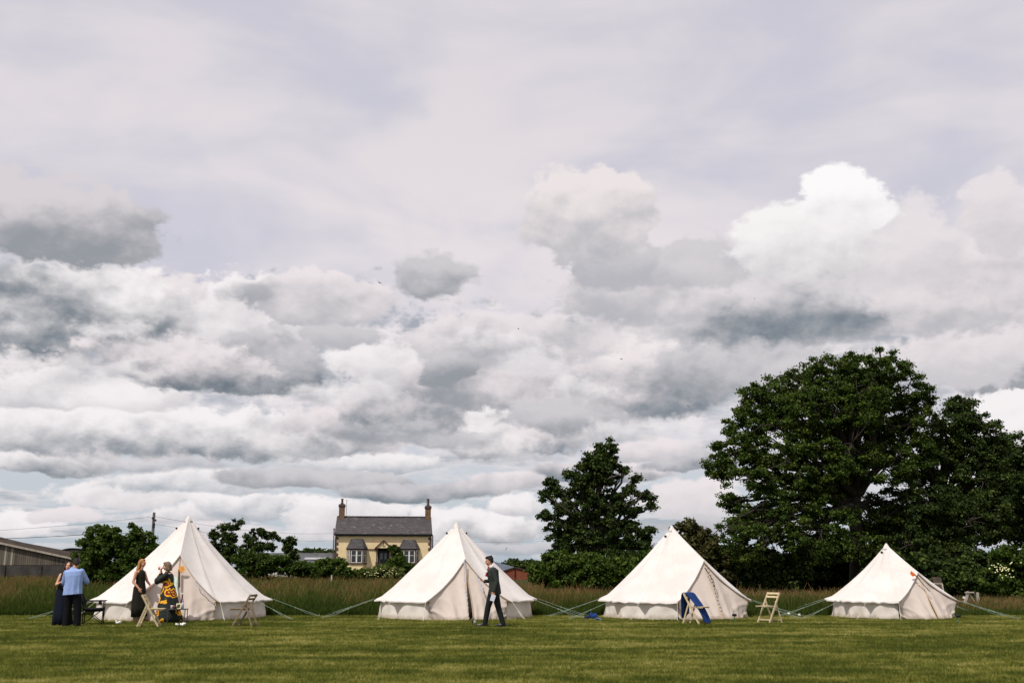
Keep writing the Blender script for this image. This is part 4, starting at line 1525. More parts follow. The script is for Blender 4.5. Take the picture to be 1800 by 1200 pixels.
bush('broad hawthorn bush between the timber barn and the first tent', [(205, 945, 55, 24), (172, 952, 30, 28), (245, 962, 30, 28), (190, 985, 60, 36), (240, 995, 48, 36), (165, 1000, 34, 34), (210, 1020, 65, 28)], 50, M_HAW, 520, 110, 31, 'hawthorn_bush', size=.12, spread=.24, tintbase=.42)
bush('dark tree with a windswept leaning top right of the first tent', [(419, 916, 8, 6), (408, 926, 12, 8), (392, 928, 10, 7), (378, 938, 10, 8), (398, 946, 18, 12), (376, 962, 18, 16), (410, 965, 20, 14), (392, 985, 32, 18)], 72, M_OAKD, 200, 90, 32, 'field_tree', 'tree', size=.13, spread=.22, trunk=.15, twigs=.8, shell=.3)
bush('round topped dark tree with sky showing between its limbs, left of the long shed', [(455, 934, 18, 6), (474, 940, 14, 7), (438, 946, 12, 7), (487, 946, 5, 4), (448, 960, 24, 8), (474, 962, 10, 7)], 78, M_OAKD, 150, 80, 33, 'field_tree', 'tree', size=.13, spread=.20, trunk=.15, twigs=.9, shell=.35, fork=.5)
bush('small thin tree standing in front of the long pale shed', [(510, 953, 12, 8), (505, 965, 12, 8), (516, 975, 9, 10), (508, 990, 12, 12)], 74, M_OAKD, 60, 80, 34, 'field_tree', 'tree', size=.17, spread=.22, trunk=.1, twigs=.8, shell=.3, fork=.4)
bush('dense round bush just right of the first tent', [(455, 990, 34, 16), (485, 992, 30, 16), (520, 998, 24, 12), (545, 1004, 20, 9), (430, 978, 20, 12), (440, 1008, 26, 12), (430, 985, 8, 12)], 68, M_HAW, 300, 100, 35, tintbase=.35, size=.13)
bush('leafy bush left of the farmhouse in front of the shed', [(565, 1000, 26, 14), (590, 1000, 24, 16), (545, 1005, 18, 12), (605, 1008, 18, 10), (572, 990, 12, 8)], 70, M_HAW, 150, 100, 36, tintbase=.5, size=.15)
bush('pale flowering elder bush in front of the farmhouse', [(625, 1010, 22, 8), (650, 1006, 24, 8), (672, 1004, 20, 10), (690, 1008, 20, 10)], 76, M_PALE, 110, 90, 37, 'elder_bush', size=.16, tintbase=.5)
bush('dense dark bush below the ivy at the farmhouse porch', [(697, 988, 11, 11), (688, 1000, 18, 12), (706, 1000, 14, 12), (704, 990, 8, 8)], 80, M_HAW, 150, 100, 38, size=.16, tintbase=.3)
bush('low bush against the right end of the farmhouse', [(735, 1000, 18, 8), (745, 998, 10, 10), (760, 1004, 20, 8)], 90, M_HAW, 60, 80, 39, size=.16, tintbase=.45)
bush('ivy climbing the farmhouse wall between porch and right bay window', [(692, 963, 8, 4, .25), (698, 972, 9, 9, .3), (694, 986, 11, 10, .3), (703, 984, 6, 10, .3), (688, 961, 4, 2, .2)], HY - .9, M_HAW, 110, 90, 40, 'climbing_ivy', 'ivy', size=.14, spread=.2, tintbase=.3, trunk=.05)
bush('bright green hedge bush at the foot of the tall ragged tree', [(985, 990, 40, 20), (1030, 1000, 45, 26), (965, 1010, 36, 24), (1000, 1025, 60, 20), (1060, 1010, 24, 26)], 42.5, M_HAW, 520, 120, 41, 'hedge_bush', size=.105, spread=.22, tintbase=.5)
bush('green hedge bush between the tall ragged tree and the third tent', [(1105, 1000, 34, 22), (1130, 985, 22, 18), (1150, 1010, 40, 26), (1100, 1028, 44, 16)], 43, M_HAW, 360, 120, 42, 'hedge_bush', size=.105, spread=.22, tintbase=.48)
bush('brownish thorn bush showing above the right slope of the third tent', [(1215, 930, 20, 14), (1230, 955, 34, 30), (1205, 975, 34, 34), (1240, 1000, 50, 36), (1195, 1010, 40, 34)], 47, M_BROWNL, 280, 120, 43, 'thorn_bush', size=.15, spread=.3, tintbase=.5)
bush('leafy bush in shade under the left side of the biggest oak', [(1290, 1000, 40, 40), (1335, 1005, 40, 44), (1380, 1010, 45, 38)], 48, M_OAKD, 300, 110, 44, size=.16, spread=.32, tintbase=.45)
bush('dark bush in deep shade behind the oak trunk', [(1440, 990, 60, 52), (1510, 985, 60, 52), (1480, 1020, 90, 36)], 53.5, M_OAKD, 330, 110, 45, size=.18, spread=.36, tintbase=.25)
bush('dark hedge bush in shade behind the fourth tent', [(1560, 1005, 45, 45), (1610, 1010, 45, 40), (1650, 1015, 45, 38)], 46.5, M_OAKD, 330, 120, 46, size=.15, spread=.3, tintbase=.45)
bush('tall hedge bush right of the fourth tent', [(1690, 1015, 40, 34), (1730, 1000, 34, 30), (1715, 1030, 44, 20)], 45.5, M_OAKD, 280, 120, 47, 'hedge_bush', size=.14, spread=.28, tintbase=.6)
bf = bush('elder bush with cream flower heads at the right edge', [(1770, 985, 30, 22), (1800, 1000, 40, 30), (1750, 1020, 34, 24), (1800, 1035, 45, 18), (1840, 990, 40, 44)], 44, M_HAW, 330, 120, 48, 'elder_bush', size=.105, spread=.22, tintbase=.42)
M_FLOW = mat('cream flowers', srgb(236, 232, 176), .9)
fl = MB(); rr_ = random.Random(9)
for k in range(40):
    u, v = (rr_.gauss(1762, 10), rr_.gauss(999, 6)) if k < 28 else (rr_.uniform(1750, 1795), rr_.uniform(985, 1015))
    p = at(u, v, 42.6) - bf.location
    fl.ell(p, (.035, .03, .025), None, 6, 4)
fl.build('flower_heads', M_FLOW, bf)
fl = MB(); be = [o for o in bpy.data.objects if o.name == 'elder_bush'][0]
for k in range(26):
    u, v = rr_.uniform(640, 698), rr_.gauss(1006, 4)
    p = at(u, v, 74.6) - be.location
    fl.ell(p, (.05, .04, .025), None, 6, 4)
fl.build('flower_heads', M_FLOW, be)
# hedge wall behind everything under the right hand trees
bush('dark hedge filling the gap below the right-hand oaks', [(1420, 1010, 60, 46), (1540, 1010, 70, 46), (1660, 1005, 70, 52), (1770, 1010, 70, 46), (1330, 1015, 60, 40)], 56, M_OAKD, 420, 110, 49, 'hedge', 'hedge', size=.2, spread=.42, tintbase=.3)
bush('nearer low hedge stretch left of the barn-side bush', [(1880, 1000, 60, 60)], 48, M_OAKD, 100, 100, 50) if False else None

# far treeline
MT = mat('x', (0, 0, 0)) if False else None
for (lab, b, Y, sd_) in (
        ('distant tree row on the skyline behind the long shed', [(548, 972, 18, 7), (575, 973, 14, 5), (528, 975, 14, 5), (590, 976, 12, 5)], 190, 61),
        ('distant dark trees on the skyline above the brick outbuilding', [(902, 993, 12, 8), (918, 994, 14, 7), (890, 996, 10, 6), (930, 997, 10, 7)], 160, 62),
        ('tree behind the brick outbuilding beside the green hedge', [(940, 998, 12, 10), (948, 1005, 12, 14)], 95, 63)):
    bush(lab, b, Y, M_OAKD, 90, 70, sd_, 'distant_trees' if Y > 100 else 'field_tree', 'trees' if Y > 100 else 'tree', size=.42 if Y > 100 else .25, spread=.8 if Y > 100 else .4, trunk=.2)

# ------------------------------------------------------------------ people
M_SKIN = mat('skin', srgb(206, 150, 122), 0.6, (9, .3, srgb(190, 128, 104)), spec=.3)
M_SKIN2 = mat('pale skin', srgb(218, 168, 142), 0.6, (9, .3, srgb(198, 140, 116)), spec=.3)
M_EYE = mat('eye', (0.03, 0.02, 0.015), 0.3, spec=.5)
M_LIP = mat('lips', srgb(160, 84, 78), 0.6)
M_SHOE = mat('black shoe leather', (0.012, 0.011, 0.011), 0.35, spec=.5)


def hand(mb, w, d, n, side, curl=0.5, spread=0.0, sc=1.0):
    """w wrist, d direction of the palm, n palm normal (fingers curl towards it), side = thumb side vector sign"""
    w, d, n = Vector(w), Vector(d).normalized(), Vector(n)
    n = (n - d * n.dot(d)).normalized()
    s = d.cross(n).normalized() * side
    rot = Matrix((s, d, n)).transposed()
    mb.ell(w + d * .045 * sc, (.040 * sc, .052 * sc, .016 * sc), rot, 12, 8)
    mb.capsule(w - d * .02, w + d * .02, .026 * sc, .027 * sc, 8)
    for i, (o, L) in enumerate(((.028, .070), (.010, .080), (-.009, .075), (-.027, .058))):
        p = w + d * .084 * sc + s * o * sc
        a = curl * (0.7 + .1 * i)
        d1 = (d * math.cos(a) + n * math.sin(a) + s * o * spread * 6).normalized()
        d2 = (d * math.cos(a * 2.1) + n * math.sin(a * 2.1)).normalized()
        q = p + d1 * L * .52 * sc
        e = q + d2 * L * .5 * sc
        mb.capsule(p - d * .012, q, .0095 * sc, .0088 * sc, 7)
        mb.capsule(q, e, .0088 * sc, .0072 * sc, 7)
    p = w + d * .028 * sc + s * .034 * sc
    q = p + (d * .6 + s * .75 + n * .25).normalized() * .036 * sc
    e = q + (d * .9 + s * .1 + n * .45).normalized() * .032 * sc
    mb.capsule(p, q, .0125 * sc, .0105 * sc, 7)
    mb.capsule(q, e, .0105 * sc, .0085 * sc, 7)


def head(mb, c, f, tilt=0.0, roll=0.0, sc=1.0):
    """c centre of the skull, f facing; returns a function local->world"""
    f = Vector((f[0], f[1], 0)).normalized()
    yaw = math.atan2(f.x, -f.y)
    M = Matrix.Rotation(yaw, 3, 'Z') @ Matrix.Rotation(tilt, 3, 'X') @ Matrix.Rotation(roll, 3, 'Y')
    c = Vector(c)
    def L(x, y, z): return c + M @ (Vector((x, y, z)) * sc)      # x right, -y front
    mb.ell(L(0, .012, .028), (.074 * sc, .092 * sc, .088 * sc), M, 18, 12)
    mb.ell(L(0, -.018, -.030), (.061 * sc, .072 * sc, .082 * sc), M, 16, 11)
    mb.ell(L(0, -.052, -.085), (.030 * sc, .030 * sc, .024 * sc), M, 12, 8)
    mb.capsule(L(0, -.086, .018), L(0, -.106, -.022), .009 * sc, .0145 * sc, 8)
    mb.ell(L(0, -.083, .030), (.045 * sc, .014 * sc, .010 * sc), M, 12, 6)
    mb.ell(L(0, -.084, -.056), (.024 * sc, .014 * sc, .011 * sc), M, 12, 6)
    for s in (-1, 1):
        mb.ell(L(s * .073, .006, -.012), (.010 * sc, .020 * sc, .032 * sc), M, 8, 8)
        mb.ell(L(s * .036, -.066, -.028), (.024 * sc, .020 * sc, .024 * sc), M, 8, 8)
    return L, M


def face_bits(L, M, body, sc=1.0):
    for s in (-1, 1):
        e = MB(); e.ell(L(s * .031, -.086, .004), (.012 * sc, .008 * sc, .007 * sc), M, 8, 6); e.build('eye', M_EYE, body, True)
        b = MB(); b.capsule(L(s * .018, -.094, .024), L(s * .046, -.085, .026), .0035 * sc, .003 * sc, 6); b.build('eyebrow', M_EYE, body, True)
    m_ = MB(); m_.ell(L(0, -.096, -.056), (.021 * sc, .006 * sc, .006 * sc), M, 10, 6); m_.build('mouth', M_LIP, body, True)


def limbs3(mb, a, b, c, r0, r1, r2, n=12):
    mb.capsule(a, b, r0, r1, n); mb.capsule(b, c, r1, r2, n)


def foot(mb, an, d, r=.036):
    an, d = Vector(an), Vector(d).normalized()
    mb.capsule(an, an + Vector((0, 0, -.04)), r, r, 10)
    mb.capsule(an - d * .04 + Vector((0, 0, -.045)), an + d * .15 + Vector((0, 0, -.055)), .036, .026, 10)


def torso(mb, pts, lat, widths, flat):
    mb.tube(pts, widths, 20, flat, lat)


def begin(label, loc, group=None):
    r = empty('person', loc)
    tag(r, label, 'person', group)
    return r


# ---- man in the suit, striding to the left past the second tent
P0 = gnd(866, 1101)
man = begin('man in a dark suit with red tie walking left and holding white paper', P0)
lat = (0, 1, 0)
b = MB()
torso(b, [(.03, 0, .86), (.03, 0, .98), (.02, 0, 1.14), (0, 0, 1.30), (-.005, 0, 1.41), (-.02, 0, 1.47)], lat, [.15, .165, .15, .175, .165, .07], .62)
b.capsule((-.025, 0, 1.43), (-.075, 0, 1.56), .062, .055)
Lh, Mh = head(b, (-.095, 0, 1.635), (-1, -.12), .22)
SL, EL, WL = Vector((.01, -.20, 1.40)), Vector((.10, -.25, 1.13)), Vector((.035, -.28, .88))
SR, ER, WR = Vector((-.01, .19, 1.40)), Vector((.0, .22, 1.13)), Vector((-.22, .10, 1.13))
limbs3(b, SL, EL, WL, .05, .042, .03); limbs3(b, SR, ER, WR, .05, .042, .03)
hand(b, WL, (-.12, -.02, -1), (-.2, 1, 0), 1 if False else -1, .55)
hand(b, WR, (-1, -.25, .22), (0, -.3, 1), -1, .75)
HF, KF, AF = Vector((0, .09, .90)), Vector((-.12, .09, .50)), Vector((-.20, .09, .10))
HB, KB, AB = Vector((.04, -.09, .90)), Vector((.14, -.09, .50)), Vector((.27, -.09, .10))
limbs3(b, HF, KF, AF, .085, .056, .042); limbs3(b, HB, KB, AB, .085, .056, .042)
foot(b, AF, (-1, .1, 0)); foot(b, AB, (-1, -.1, 0))
mb_ = remeshed(b, 'body', M_SKIN, man, .0075, 3)
face_bits(Lh, Mh, mb_)
M_SUIT = mat('dark grey green suit cloth', srgb(56, 60, 56), 0.9, (30, .4, srgb(44, 48, 46)), (60, .3), .1)
M_TROU = mat('charcoal trouser cloth', srgb(38, 39, 41), 0.9, (30, .4, srgb(28, 29, 31)), (60, .3), .1)
b = MB()
torso(b, [(.06, 0, .80), (.05, 0, .95), (.03, 0, 1.12), (0, 0, 1.28), (0, 0, 1.40), (-.012, 0, 1.475)], lat, [.215, .205, .185, .21, .20, .085], .74)
limbs3(b, SL, EL, WL + Vector((0, 0, .01)), .072, .060, .046); limbs3(b, SR, ER, WR + Vector((.02, 0, 0)), .070, .058, .046)
b.ell((.12, 0, .84), (.07, .19, .08))
remeshed(b, 'jacket', M_SUIT, man, .012, 3)
b = MB()
for H_, K_, A_ in ((HF, KF, AF), (HB, KB, AB)):
    limbs3(b, H_, K_ + Vector((0, 0, 0)), A_ + Vector((.0, 0, -.03)), .112, .078, .066)
b.ell((.03, 0, .90), (.125, .175, .12))
remeshed(b, 'trousers', M_TROU, man, .012, 3)
for A_, dd in ((AF, Vector((-1, .1, 0))), (AB, Vector((-1, -.1, 0)))):
    s_ = MB(); dd.normalize()
    s_.capsule(A_ - dd * .055 + Vector((0, 0, -.05)), A_ + dd * .19 + Vector((0, 0, -.063)), .045, .034, 12)
    s_.capsule(A_ + Vector((0, 0, -.03)), A_ + dd * .08 + Vector((0, 0, -.055)), .046, .042, 12)
    s_.box(A_ + dd * .06 + Vector((0, 0, -.092)), (.28, .075, .016))
    remeshed(s_, 'shoe', M_SHOE, man, .01, 2)
M_SHIRT = mat('white shirt', srgb(232, 230, 232), .8)
s_ = MB()
s_.tube([(-.02, 0, 1.46), (-.045, 0, 1.505), (-.055, 0, 1.525)], [.078, .070, .066], 14, .9, (0, 1, 0))
s_.add([(-.100, -.055, 1.47), (-.100, .055, 1.47), (-.175, .02, 1.24), (-.175, -.03, 1.24)], [(0, 1, 2, 3), (3, 2, 1, 0)])
s_.build('shirt', M_SHIRT, man, True)
s_ = MB(); s_.capsule((-.115, -.008, 1.475), (-.172, -.008, 1.27), .018, .026, 8); s_.ell((-.112, -.008, 1.485), (.022, .022, .02))
s_.build('tie', mat('red tie', srgb(150, 40, 46), .7), man, True)
s_ = MB()
for k in range(7): s_.ell((-.165 + .018 * math.cos(k), -.105 + .018 * math.sin(k), 1.365 + .012 * math.sin(k * 2.3)), (.016, .012, .014))
s_.build('buttonhole_flower', M_SHIRT, man, True)
b = MB()
b.ell(Lh(0, .028, .050), (.084, .094, .078), Mh); b.ell(Lh(0, -.045, .095), (.066, .045, .035), Mh); b.ell(Lh(0, .07, .0), (.068, .045, .075), Mh)
for k in range(10):
    a = k * .63; b.ell(Lh(.05 * math.cos(a), .02 + .06 * math.sin(a), .115), (.025, .028, .018), Mh)
for s in (-1, 1): b.ell(Lh(s * .07, .02, .02), (.014, .035, .045), Mh)
M_HAIRD = mat('dark hair', (0.016, 0.012, 0.010), .6, None, (90, .6), .3)
remeshed(b, 'hair', M_HAIRD, man, .008, 2)
pp_ = MB(); c = P0 + WL + Vector((-.03, -.015, -.135))
for k in range(2): pp_.box(c + Vector((.004 * k, -.012 * k, -.02)), (.11, .004, .16), Matrix.Rotation(.28 + .05 * k, 3, 'Y'))
tag(pp_.build('folded_paper', mat('white paper', srgb(214, 216, 228), .7)), "folded white paper in the suited man's lowered hand", 'paper')
ph = MB(); ph.box(P0 + WR + Vector((-.12, -.02, .075)), (.15, .07, .012), Matrix.Rotation(.55, 3, 'Y')); 
tag(ph.build('phone', mat('dark phone', (.02, .015, .015), .2, spec=.6)), "dark phone in the suited man's raised hand", 'phone')

# ---- couple on the left: woman in a long navy dress and man in a light blue shirt
PB_ = gnd(129, 1101)
cm_ = begin('man seen from behind in a light blue shirt and black trousers, hugging a woman', PB_, 'couple embracing')
lat = (1, .1, 0)
b = MB()
torso(b, [(-.03, 0, .86), (-.03, 0, .98), (-.01, 0, 1.12), (.0, 0, 1.28), (.0, 0, 1.38), (-.02, 0, 1.44)], lat, [.16, .165, .155, .185, .17, .07], .62)
b.capsule((-.01, 0, 1.41), (.02, .03, 1.50), .062, .056)
Lb, Mb = head(b, (.03, .05, 1.575), (-.7, 1), .35, -.1)
S1, E1, W1 = Vector((-.205, 0, 1.36)), Vector((-.29, .10, 1.12)), Vector((-.30, .30, 1.13))
S2, E2, W2 = Vector((.205, .02, 1.36)), Vector((.26, .14, 1.11)), Vector((.05, .32, 1.12))
limbs3(b, S1, E1, W1, .052, .043, .03); limbs3(b, S2, E2, W2, .052, .043, .03)
hand(b, W1, (.1, 1, 0), (.5, 0, -.3), 1, .5); hand(b, W2, (-1, .4, 0), (0, 1, 0), 1, .4)
h1, k1, a1 = Vector((-.12, 0, .9)), Vector((-.15, .02, .50)), Vector((-.20, .02, .10))
h2, k2, a2 = Vector((.06, 0, .9)), Vector((.09, .03, .50)), Vector((.08, .03, .10))
limbs3(b, h1, k1, a1, .09, .06, .045); limbs3(b, h2, k2, a2, .09, .06, .045)
foot(b, a1, (-.3, 1, 0)); foot(b, a2, (.1, 1, 0))
bo_ = remeshed(b, 'body', M_SKIN, cm_, .0075, 3); face_bits(Lb, Mb, bo_)
def shirt_mat():
    m = mat('light blue linen', srgb(150, 172, 218), .9, (5, .5, srgb(128, 152, 204)), (7, .8), .1)
    return m
b = MB()
b.rings([(-.03, 0, .80, .235, .165, .06), (-.02, 0, .95, .225, .155, .055), (0, 0, 1.12, .215, .15, .04), (0, 0, 1.28, .225, .148, .02), (0, 0, 1.38, .205, .13, 0), (-.015, 0, 1.45, .09, .08, 0)], 40, .02, 9)
limbs3(b, S1 + Vector((.02, 0, 0)), S1.lerp(E1, .95), E1 + Vector((0, .03, -.02)), .078, .075, .072); limbs3(b, S2 - Vector((.02, 0, 0)), S2.lerp(E2, .95), E2 + Vector((0, .03, -.02)), .078, .075, .072)
b.tube([(-.02, 0, 1.43), (-.03, .012, 1.485)], [.072, .066], 14)
remeshed(b, 'shirt', shirt_mat(), cm_, .011, 2)
M_BTR = mat('black trouser cloth', srgb(24, 24, 28), .95, (20, .4, srgb(18, 18, 22)), (30, .4), .1)
b = MB()
for h_, k_, a_ in ((h1, k1, a1), (h2, k2, a2)): limbs3(b, h_, k_, a_ + Vector((0, 0, -.04)), .125, .10, .095)
b.ell((-.03, 0, .9), (.19, .13, .13))
remeshed(b, 'trousers', M_BTR, cm_, .012, 3)
for a_ in (a1, a2):
    s_ = MB(); s_.capsule(a_ + Vector((0, -.05, -.055)), a_ + Vector((0, .17, -.065)), .045, .034, 12); s_.build('shoe', M_SHOE, cm_, True)
b = MB(); b.ell(Lb(0, .028, .042), (.084, .094, .084), Mb); b.ell(Lb(0, .075, -.01), (.066, .04, .075), Mb); b.ell(Lb(0, -.04, .09), (.066, .05, .035), Mb)
for k in range(12):
    a = k * .52; b.ell(Lb(.055 * math.cos(a), .03 + .06 * math.sin(a), .108), (.025, .028, .02), Mb)
for s in (-1, 1): b.ell(Lb(s * .07, .03, .015), (.014, .04, .045), Mb)
remeshed(b, 'hair', M_HAIRD, cm_, .008, 2)

PW = gnd(107, 1099.5) + Vector((0, .10, 0))
cw = begin('woman with long brown hair in a floor length navy dress, hugging a man', PW, 'couple embracing')
lat = (1, -.5, 0)
b = MB()
torso(b, [(.0, 0, .84), (.01, 0, .96), (.03, 0, 1.08), (.06, 0, 1.22), (.08, 0, 1.32), (.10, 0, 1.37)], lat, [.16, .16, .12, .15, .135, .055], .62)
b.capsule((.10, 0, 1.34), (.14, 0, 1.42), .05, .046)
Lw, Mw = head(b, (.15, -.04, 1.50), (.35, -1), -.05, .18, .93)
S1, E1, W1 = Vector((-.03, -.07, 1.29)), Vector((-.115, -.12, 1.05)), Vector((.09, -.30, 1.10))
S2, E2, W2 = Vector((.21, .07, 1.29)), Vector((.38, .02, 1.14)), Vector((.44, -.16, 1.26))
limbs3(b, S1, E1, W1, .042, .036, .025); limbs3(b, S2, E2, W2, .042, .036, .025)
hand(b, W1, (1, -.2, .05), (0, 1, 0), -1, .4, sc=.92); hand(b, W2, (0, -.6, .8), (-1, 0, 0), 1, .4, sc=.92)
limbs3(b, (-.07, 0, .85), (-.09, -.02, .46), (-.08, 0, .09), .08, .055, .036); limbs3(b, (.07, 0, .85), (.06, -.02, .46), (.07, 0, .09), .08, .055, .036)
foot(b, (-.08, 0, .09), (.2, -1, 0), .03); foot(b, (.07, 0, .09), (.4, -1, 0), .03)
bo_ = remeshed(b, 'body', M_SKIN2, cw, .0075, 3); face_bits(Lw, Mw, bo_, .93)
M_NAVY = mat('navy dress cloth', srgb(22, 26, 40), .9, (14, .4, srgb(15, 17, 28)), (20, .4), .15)
b = MB()
b.rings([(.0, 0, .02, .26, .22, .05), (-.01, 0, .3, .23, .19, .045), (-.0, 0, .62, .20, .16, .03), (.0, 0, .88, .175, .13, .01), (.02, 0, 1.03, .135, .105, 0), (.045, 0, 1.14, .145, .11, 0), (.07, 0, 1.25, .155, .11, 0), (.085, 0, 1.30, .12, .08, 0)], 44, .03, 8)
dr_ = b.build('dress', M_NAVY, cw, True)
b = MB()
for s in (-1, 1): b.tube([Vector((.07, 0, 1.26)) + Vector((s * .09, -.09, 0)), Vector((.09, 0, 1.36)) + Vector((s * .085, -.03, -.02)), Vector((.085, 0, 1.27)) + Vector((s * .08, .06, 0))], .012, 6)
b.build('strap', M_NAVY, dr_)
M_HAIRB = mat('brown hair', srgb(66, 42, 32), .55, None, (60, .6), .3)
b = MB(); b.ell(Lw(0, .03, .035), (.084, .092, .088), Mw); 
for k in range(9):
    a = -1.9 + k * .475
    x0, y0 = .078 * math.sin(a), .03 + .07 * math.cos(a)
    b.capsule(Lw(x0, y0, .04), Lw(x0 * 1.15, y0 + .005, -.12), .028, .03, 8); b.capsule(Lw(x0 * 1.15, y0 + .005, -.12), Lw(x0 * 1.1 - .05, y0 + .01, -.27), .03, .018, 8)
b.capsule(Lw(-.05, -.045, .085), Lw(-.085, -.02, -.05), .02, .022, 8); b.capsule(Lw(.05, -.045, .085), Lw(.085, -.02, -.05), .02, .022, 8)
remeshed(b, 'hair', M_HAIRB, cw, .009, 2)

# ---- woman with long ginger blonde hair in a dark sleeveless dress, in profile
PL = gnd(246, 1092)
bw = begin('woman with long ginger blonde hair in a dark sleeveless dress, side on at first tent', PL)
lat = (.25, 1, 0)
b = MB()
torso(b, [(.0, 0, .84), (-.01, 0, .96), (.01, 0, 1.10), (.0, 0, 1.26), (.0, 0, 1.36), (.015, 0, 1.42)], lat, [.155, .165, .125, .15, .14, .055], .66)
b.capsule((.015, 0, 1.38), (.045, 0, 1.50), .05, .046)
Lg, Mg = head(b, (.055, 0, 1.59), (1, -.25), .12, 0, .95)
S1, E1, W1 = Vector((-.06, -.165, 1.35)), Vector((-.12, -.22, 1.09)), Vector((.05, -.25, .90))
S2, E2, W2 = Vector((.05, .155, 1.34)), Vector((.12, .2, 1.09)), Vector((.24, .12, .96))
limbs3(b, S1, E1, W1, .045, .037, .026); limbs3(b, S2, E2, W2, .045, .037, .026)
hand(b, W1, (.5, -.1, -1), (0, 1, 0), 1, .45, sc=.93); hand(b, W2, (.25, -.1, -1), (-1, 0, 0), -1, .45, sc=.93)
limbs3(b, (-.06, -.06, .85), (-.10, -.07, .46), (-.14, -.06, .09), .085, .056, .038); limbs3(b, (.05, .06, .85), (.08, .06, .46), (.06, .05, .09), .085, .056, .038)
foot(b, (-.14, -.06, .09), (1, -.2, 0), .03); foot(b, (.06, .05, .09), (1, -.1, 0), .03)
bo_ = remeshed(b, 'body', M_SKIN, bw, .0075, 3); face_bits(Lg, Mg, bo_, .95)
M_OLIVE = mat('dark olive dress cloth', srgb(40, 38, 30), .9, (14, .5, srgb(26, 25, 20)), (18, .4), .15)
b = MB()
b.rings([(-.03, 0, .14, .215, .20, .045), (-.035, 0, .4, .205, .19, .03), (-.03, 0, .7, .185, .175, .015), (-.02, 0, .92, .165, .175, 0), (.0, 0, 1.05, .125, .14, 0), (.005, 0, 1.15, .125, .14, 0), (.0, 0, 1.28, .135, .155, 0), (-.0, 0, 1.36, .11, .13, 0), (.01, 0, 1.41, .065, .07, 0)], 44, .03, 7)
b.build('dress', M_OLIVE, bw, True)
M_HAIRG = mat('ginger blonde hair', srgb(150, 98, 52), .5, (12, .7, srgb(190, 142, 84)), (60, .6), .3)
b = MB(); b.ell(Lg(0, .028, .035), (.082, .092, .088), Mg); b.ell(Lg(0, -.03, .09), (.06, .05, .03), Mg)
for k in range(9):
    a = -1.7 + k * .425
    x0, y0 = .075 * math.sin(a), .035 + .068 * math.cos(a)
    p1 = Lg(x0, y0, .03); p2 = Lg(x0 * 1.2, y0 + .025, -.15); p3 = p2 + Vector((-.02 + .012 * math.sin(k * 2), 0, -.15)); p4 = p3 + Vector((.015 * math.cos(k * 1.7), 0, -.10))
    b.capsule(p1, p2, .026, .032, 8); b.capsule(p2, p3, .032, .028, 8); b.capsule(p3, p4, .028, .014, 8)
remeshed(b, 'hair', M_HAIRG, bw, .009, 2)
for q in ((-.14, -.06), (.06, .05)):
    s_ = MB(); s_.capsule((q[0] - .04, q[1], .03), (q[0] + .16, q[1] - .03, .028), .036, .028, 10); s_.box((q[0] + .06, q[1] - .015, .008), (.24, .07, .014)); s_.build('shoe', mat('tan sandal', srgb(110, 78, 56), .7), bw, True)

# ---- woman in the flowered maxi dress, hands up at her face
def floral_mat():
    m = bpy.data.materials.new('black dress with red flowers ringed in yellow')
    m.use_nodes = True
    t = m.node_tree
    g = NG(t)
    b = t.nodes['Principled BSDF']
    tc = t.nodes.new('ShaderNodeTexCoord').outputs['Object']
    wob = g.noise(tc, 9.0, 3, 0.5)
    v = g.vm('ADD', g.vm('MULTIPLY', tc, (1.0, .8, 1.0)), g.comb(g.m('MULTIPLY', wob, .20), g.m('MULTIPLY', wob, -.14), g.m('MULTIPLY', wob, .17)))
    vo = t.nodes.new('ShaderNodeTexVoronoi')
    t.links.new(v, vo.inputs['Vector'])
    vo.inputs['Scale'].default_value = 3.6
    vo.inputs['Randomness'].default_value = .8
    d = vo.outputs['Distance']
    keep = g.m('GREATER_THAN', g.sep(vo.outputs['Color'])[0], 0.22)
    inside = g.m('MULTIPLY', g.m('LESS_THAN', d, 0.47), keep)
    petal = g.m('MAXIMUM', g.m('GREATER_THAN', d, .35), g.m('LESS_THAN', g.m('ABSOLUTE', g.m('SUBTRACT', d, .19)), .035))
    green = g.smooth(g.noise(tc, 14.0, 2, .5), .52, .60)
    basec = g.mix(g.m('MULTIPLY', green, .6), (0.006, 0.008, 0.008, 1), (0.012, 0.034, 0.012, 1))
    fl = g.mix(petal, srgb(120, 26, 16), srgb(244, 176, 24))
    t.links.new(g.mix(inside, basec, fl), b.inputs['Base Color'])
    b.inputs['Roughness'].default_value = .8
    return m


PF = gnd(294, 1094)
fw = begin('woman in a black maxi dress with red and yellow flowers, hands raised to her face', PF)
lat = (.1, 1, 0)
b = MB()
torso(b, [(.03, 0, .80), (.03, 0, .92), (.02, 0, 1.05), (.02, 0, 1.20), (.02, 0, 1.30), (.0, 0, 1.36)], lat, [.165, .17, .14, .16, .15, .06], .68)
b.capsule((.0, 0, 1.32), (-.02, 0, 1.43), .052, .048)
Lf, Mf = head(b, (-.03, 0, 1.515), (-1, -.2), .0, 0, .95)
S1, E1, W1 = Vector((.02, -.17, 1.28)), Vector((-.20, -.22, 1.12)), Vector((-.16, -.10, 1.36))
S2, E2, W2 = Vector((.0, .16, 1.28)), Vector((-.22, .18, 1.14)), Vector((-.19, .07, 1.36))
limbs3(b, S1, E1, W1, .045, .038, .026); limbs3(b, S2, E2, W2, .045, .038, .026)
hand(b, W1, (-.05, .1, 1), (1, .2, 0), 1, .7, sc=.93); hand(b, W2, (-.05, -.1, 1), (1, -.2, 0), -1, .7, sc=.93)
limbs3(b, (.0, -.08, .82), (-.02, -.09, .45), (.0, -.08, .09), .085, .056, .038); limbs3(b, (.03, .08, .82), (.02, .09, .45), (.05, .08, .09), .085, .056, .038)
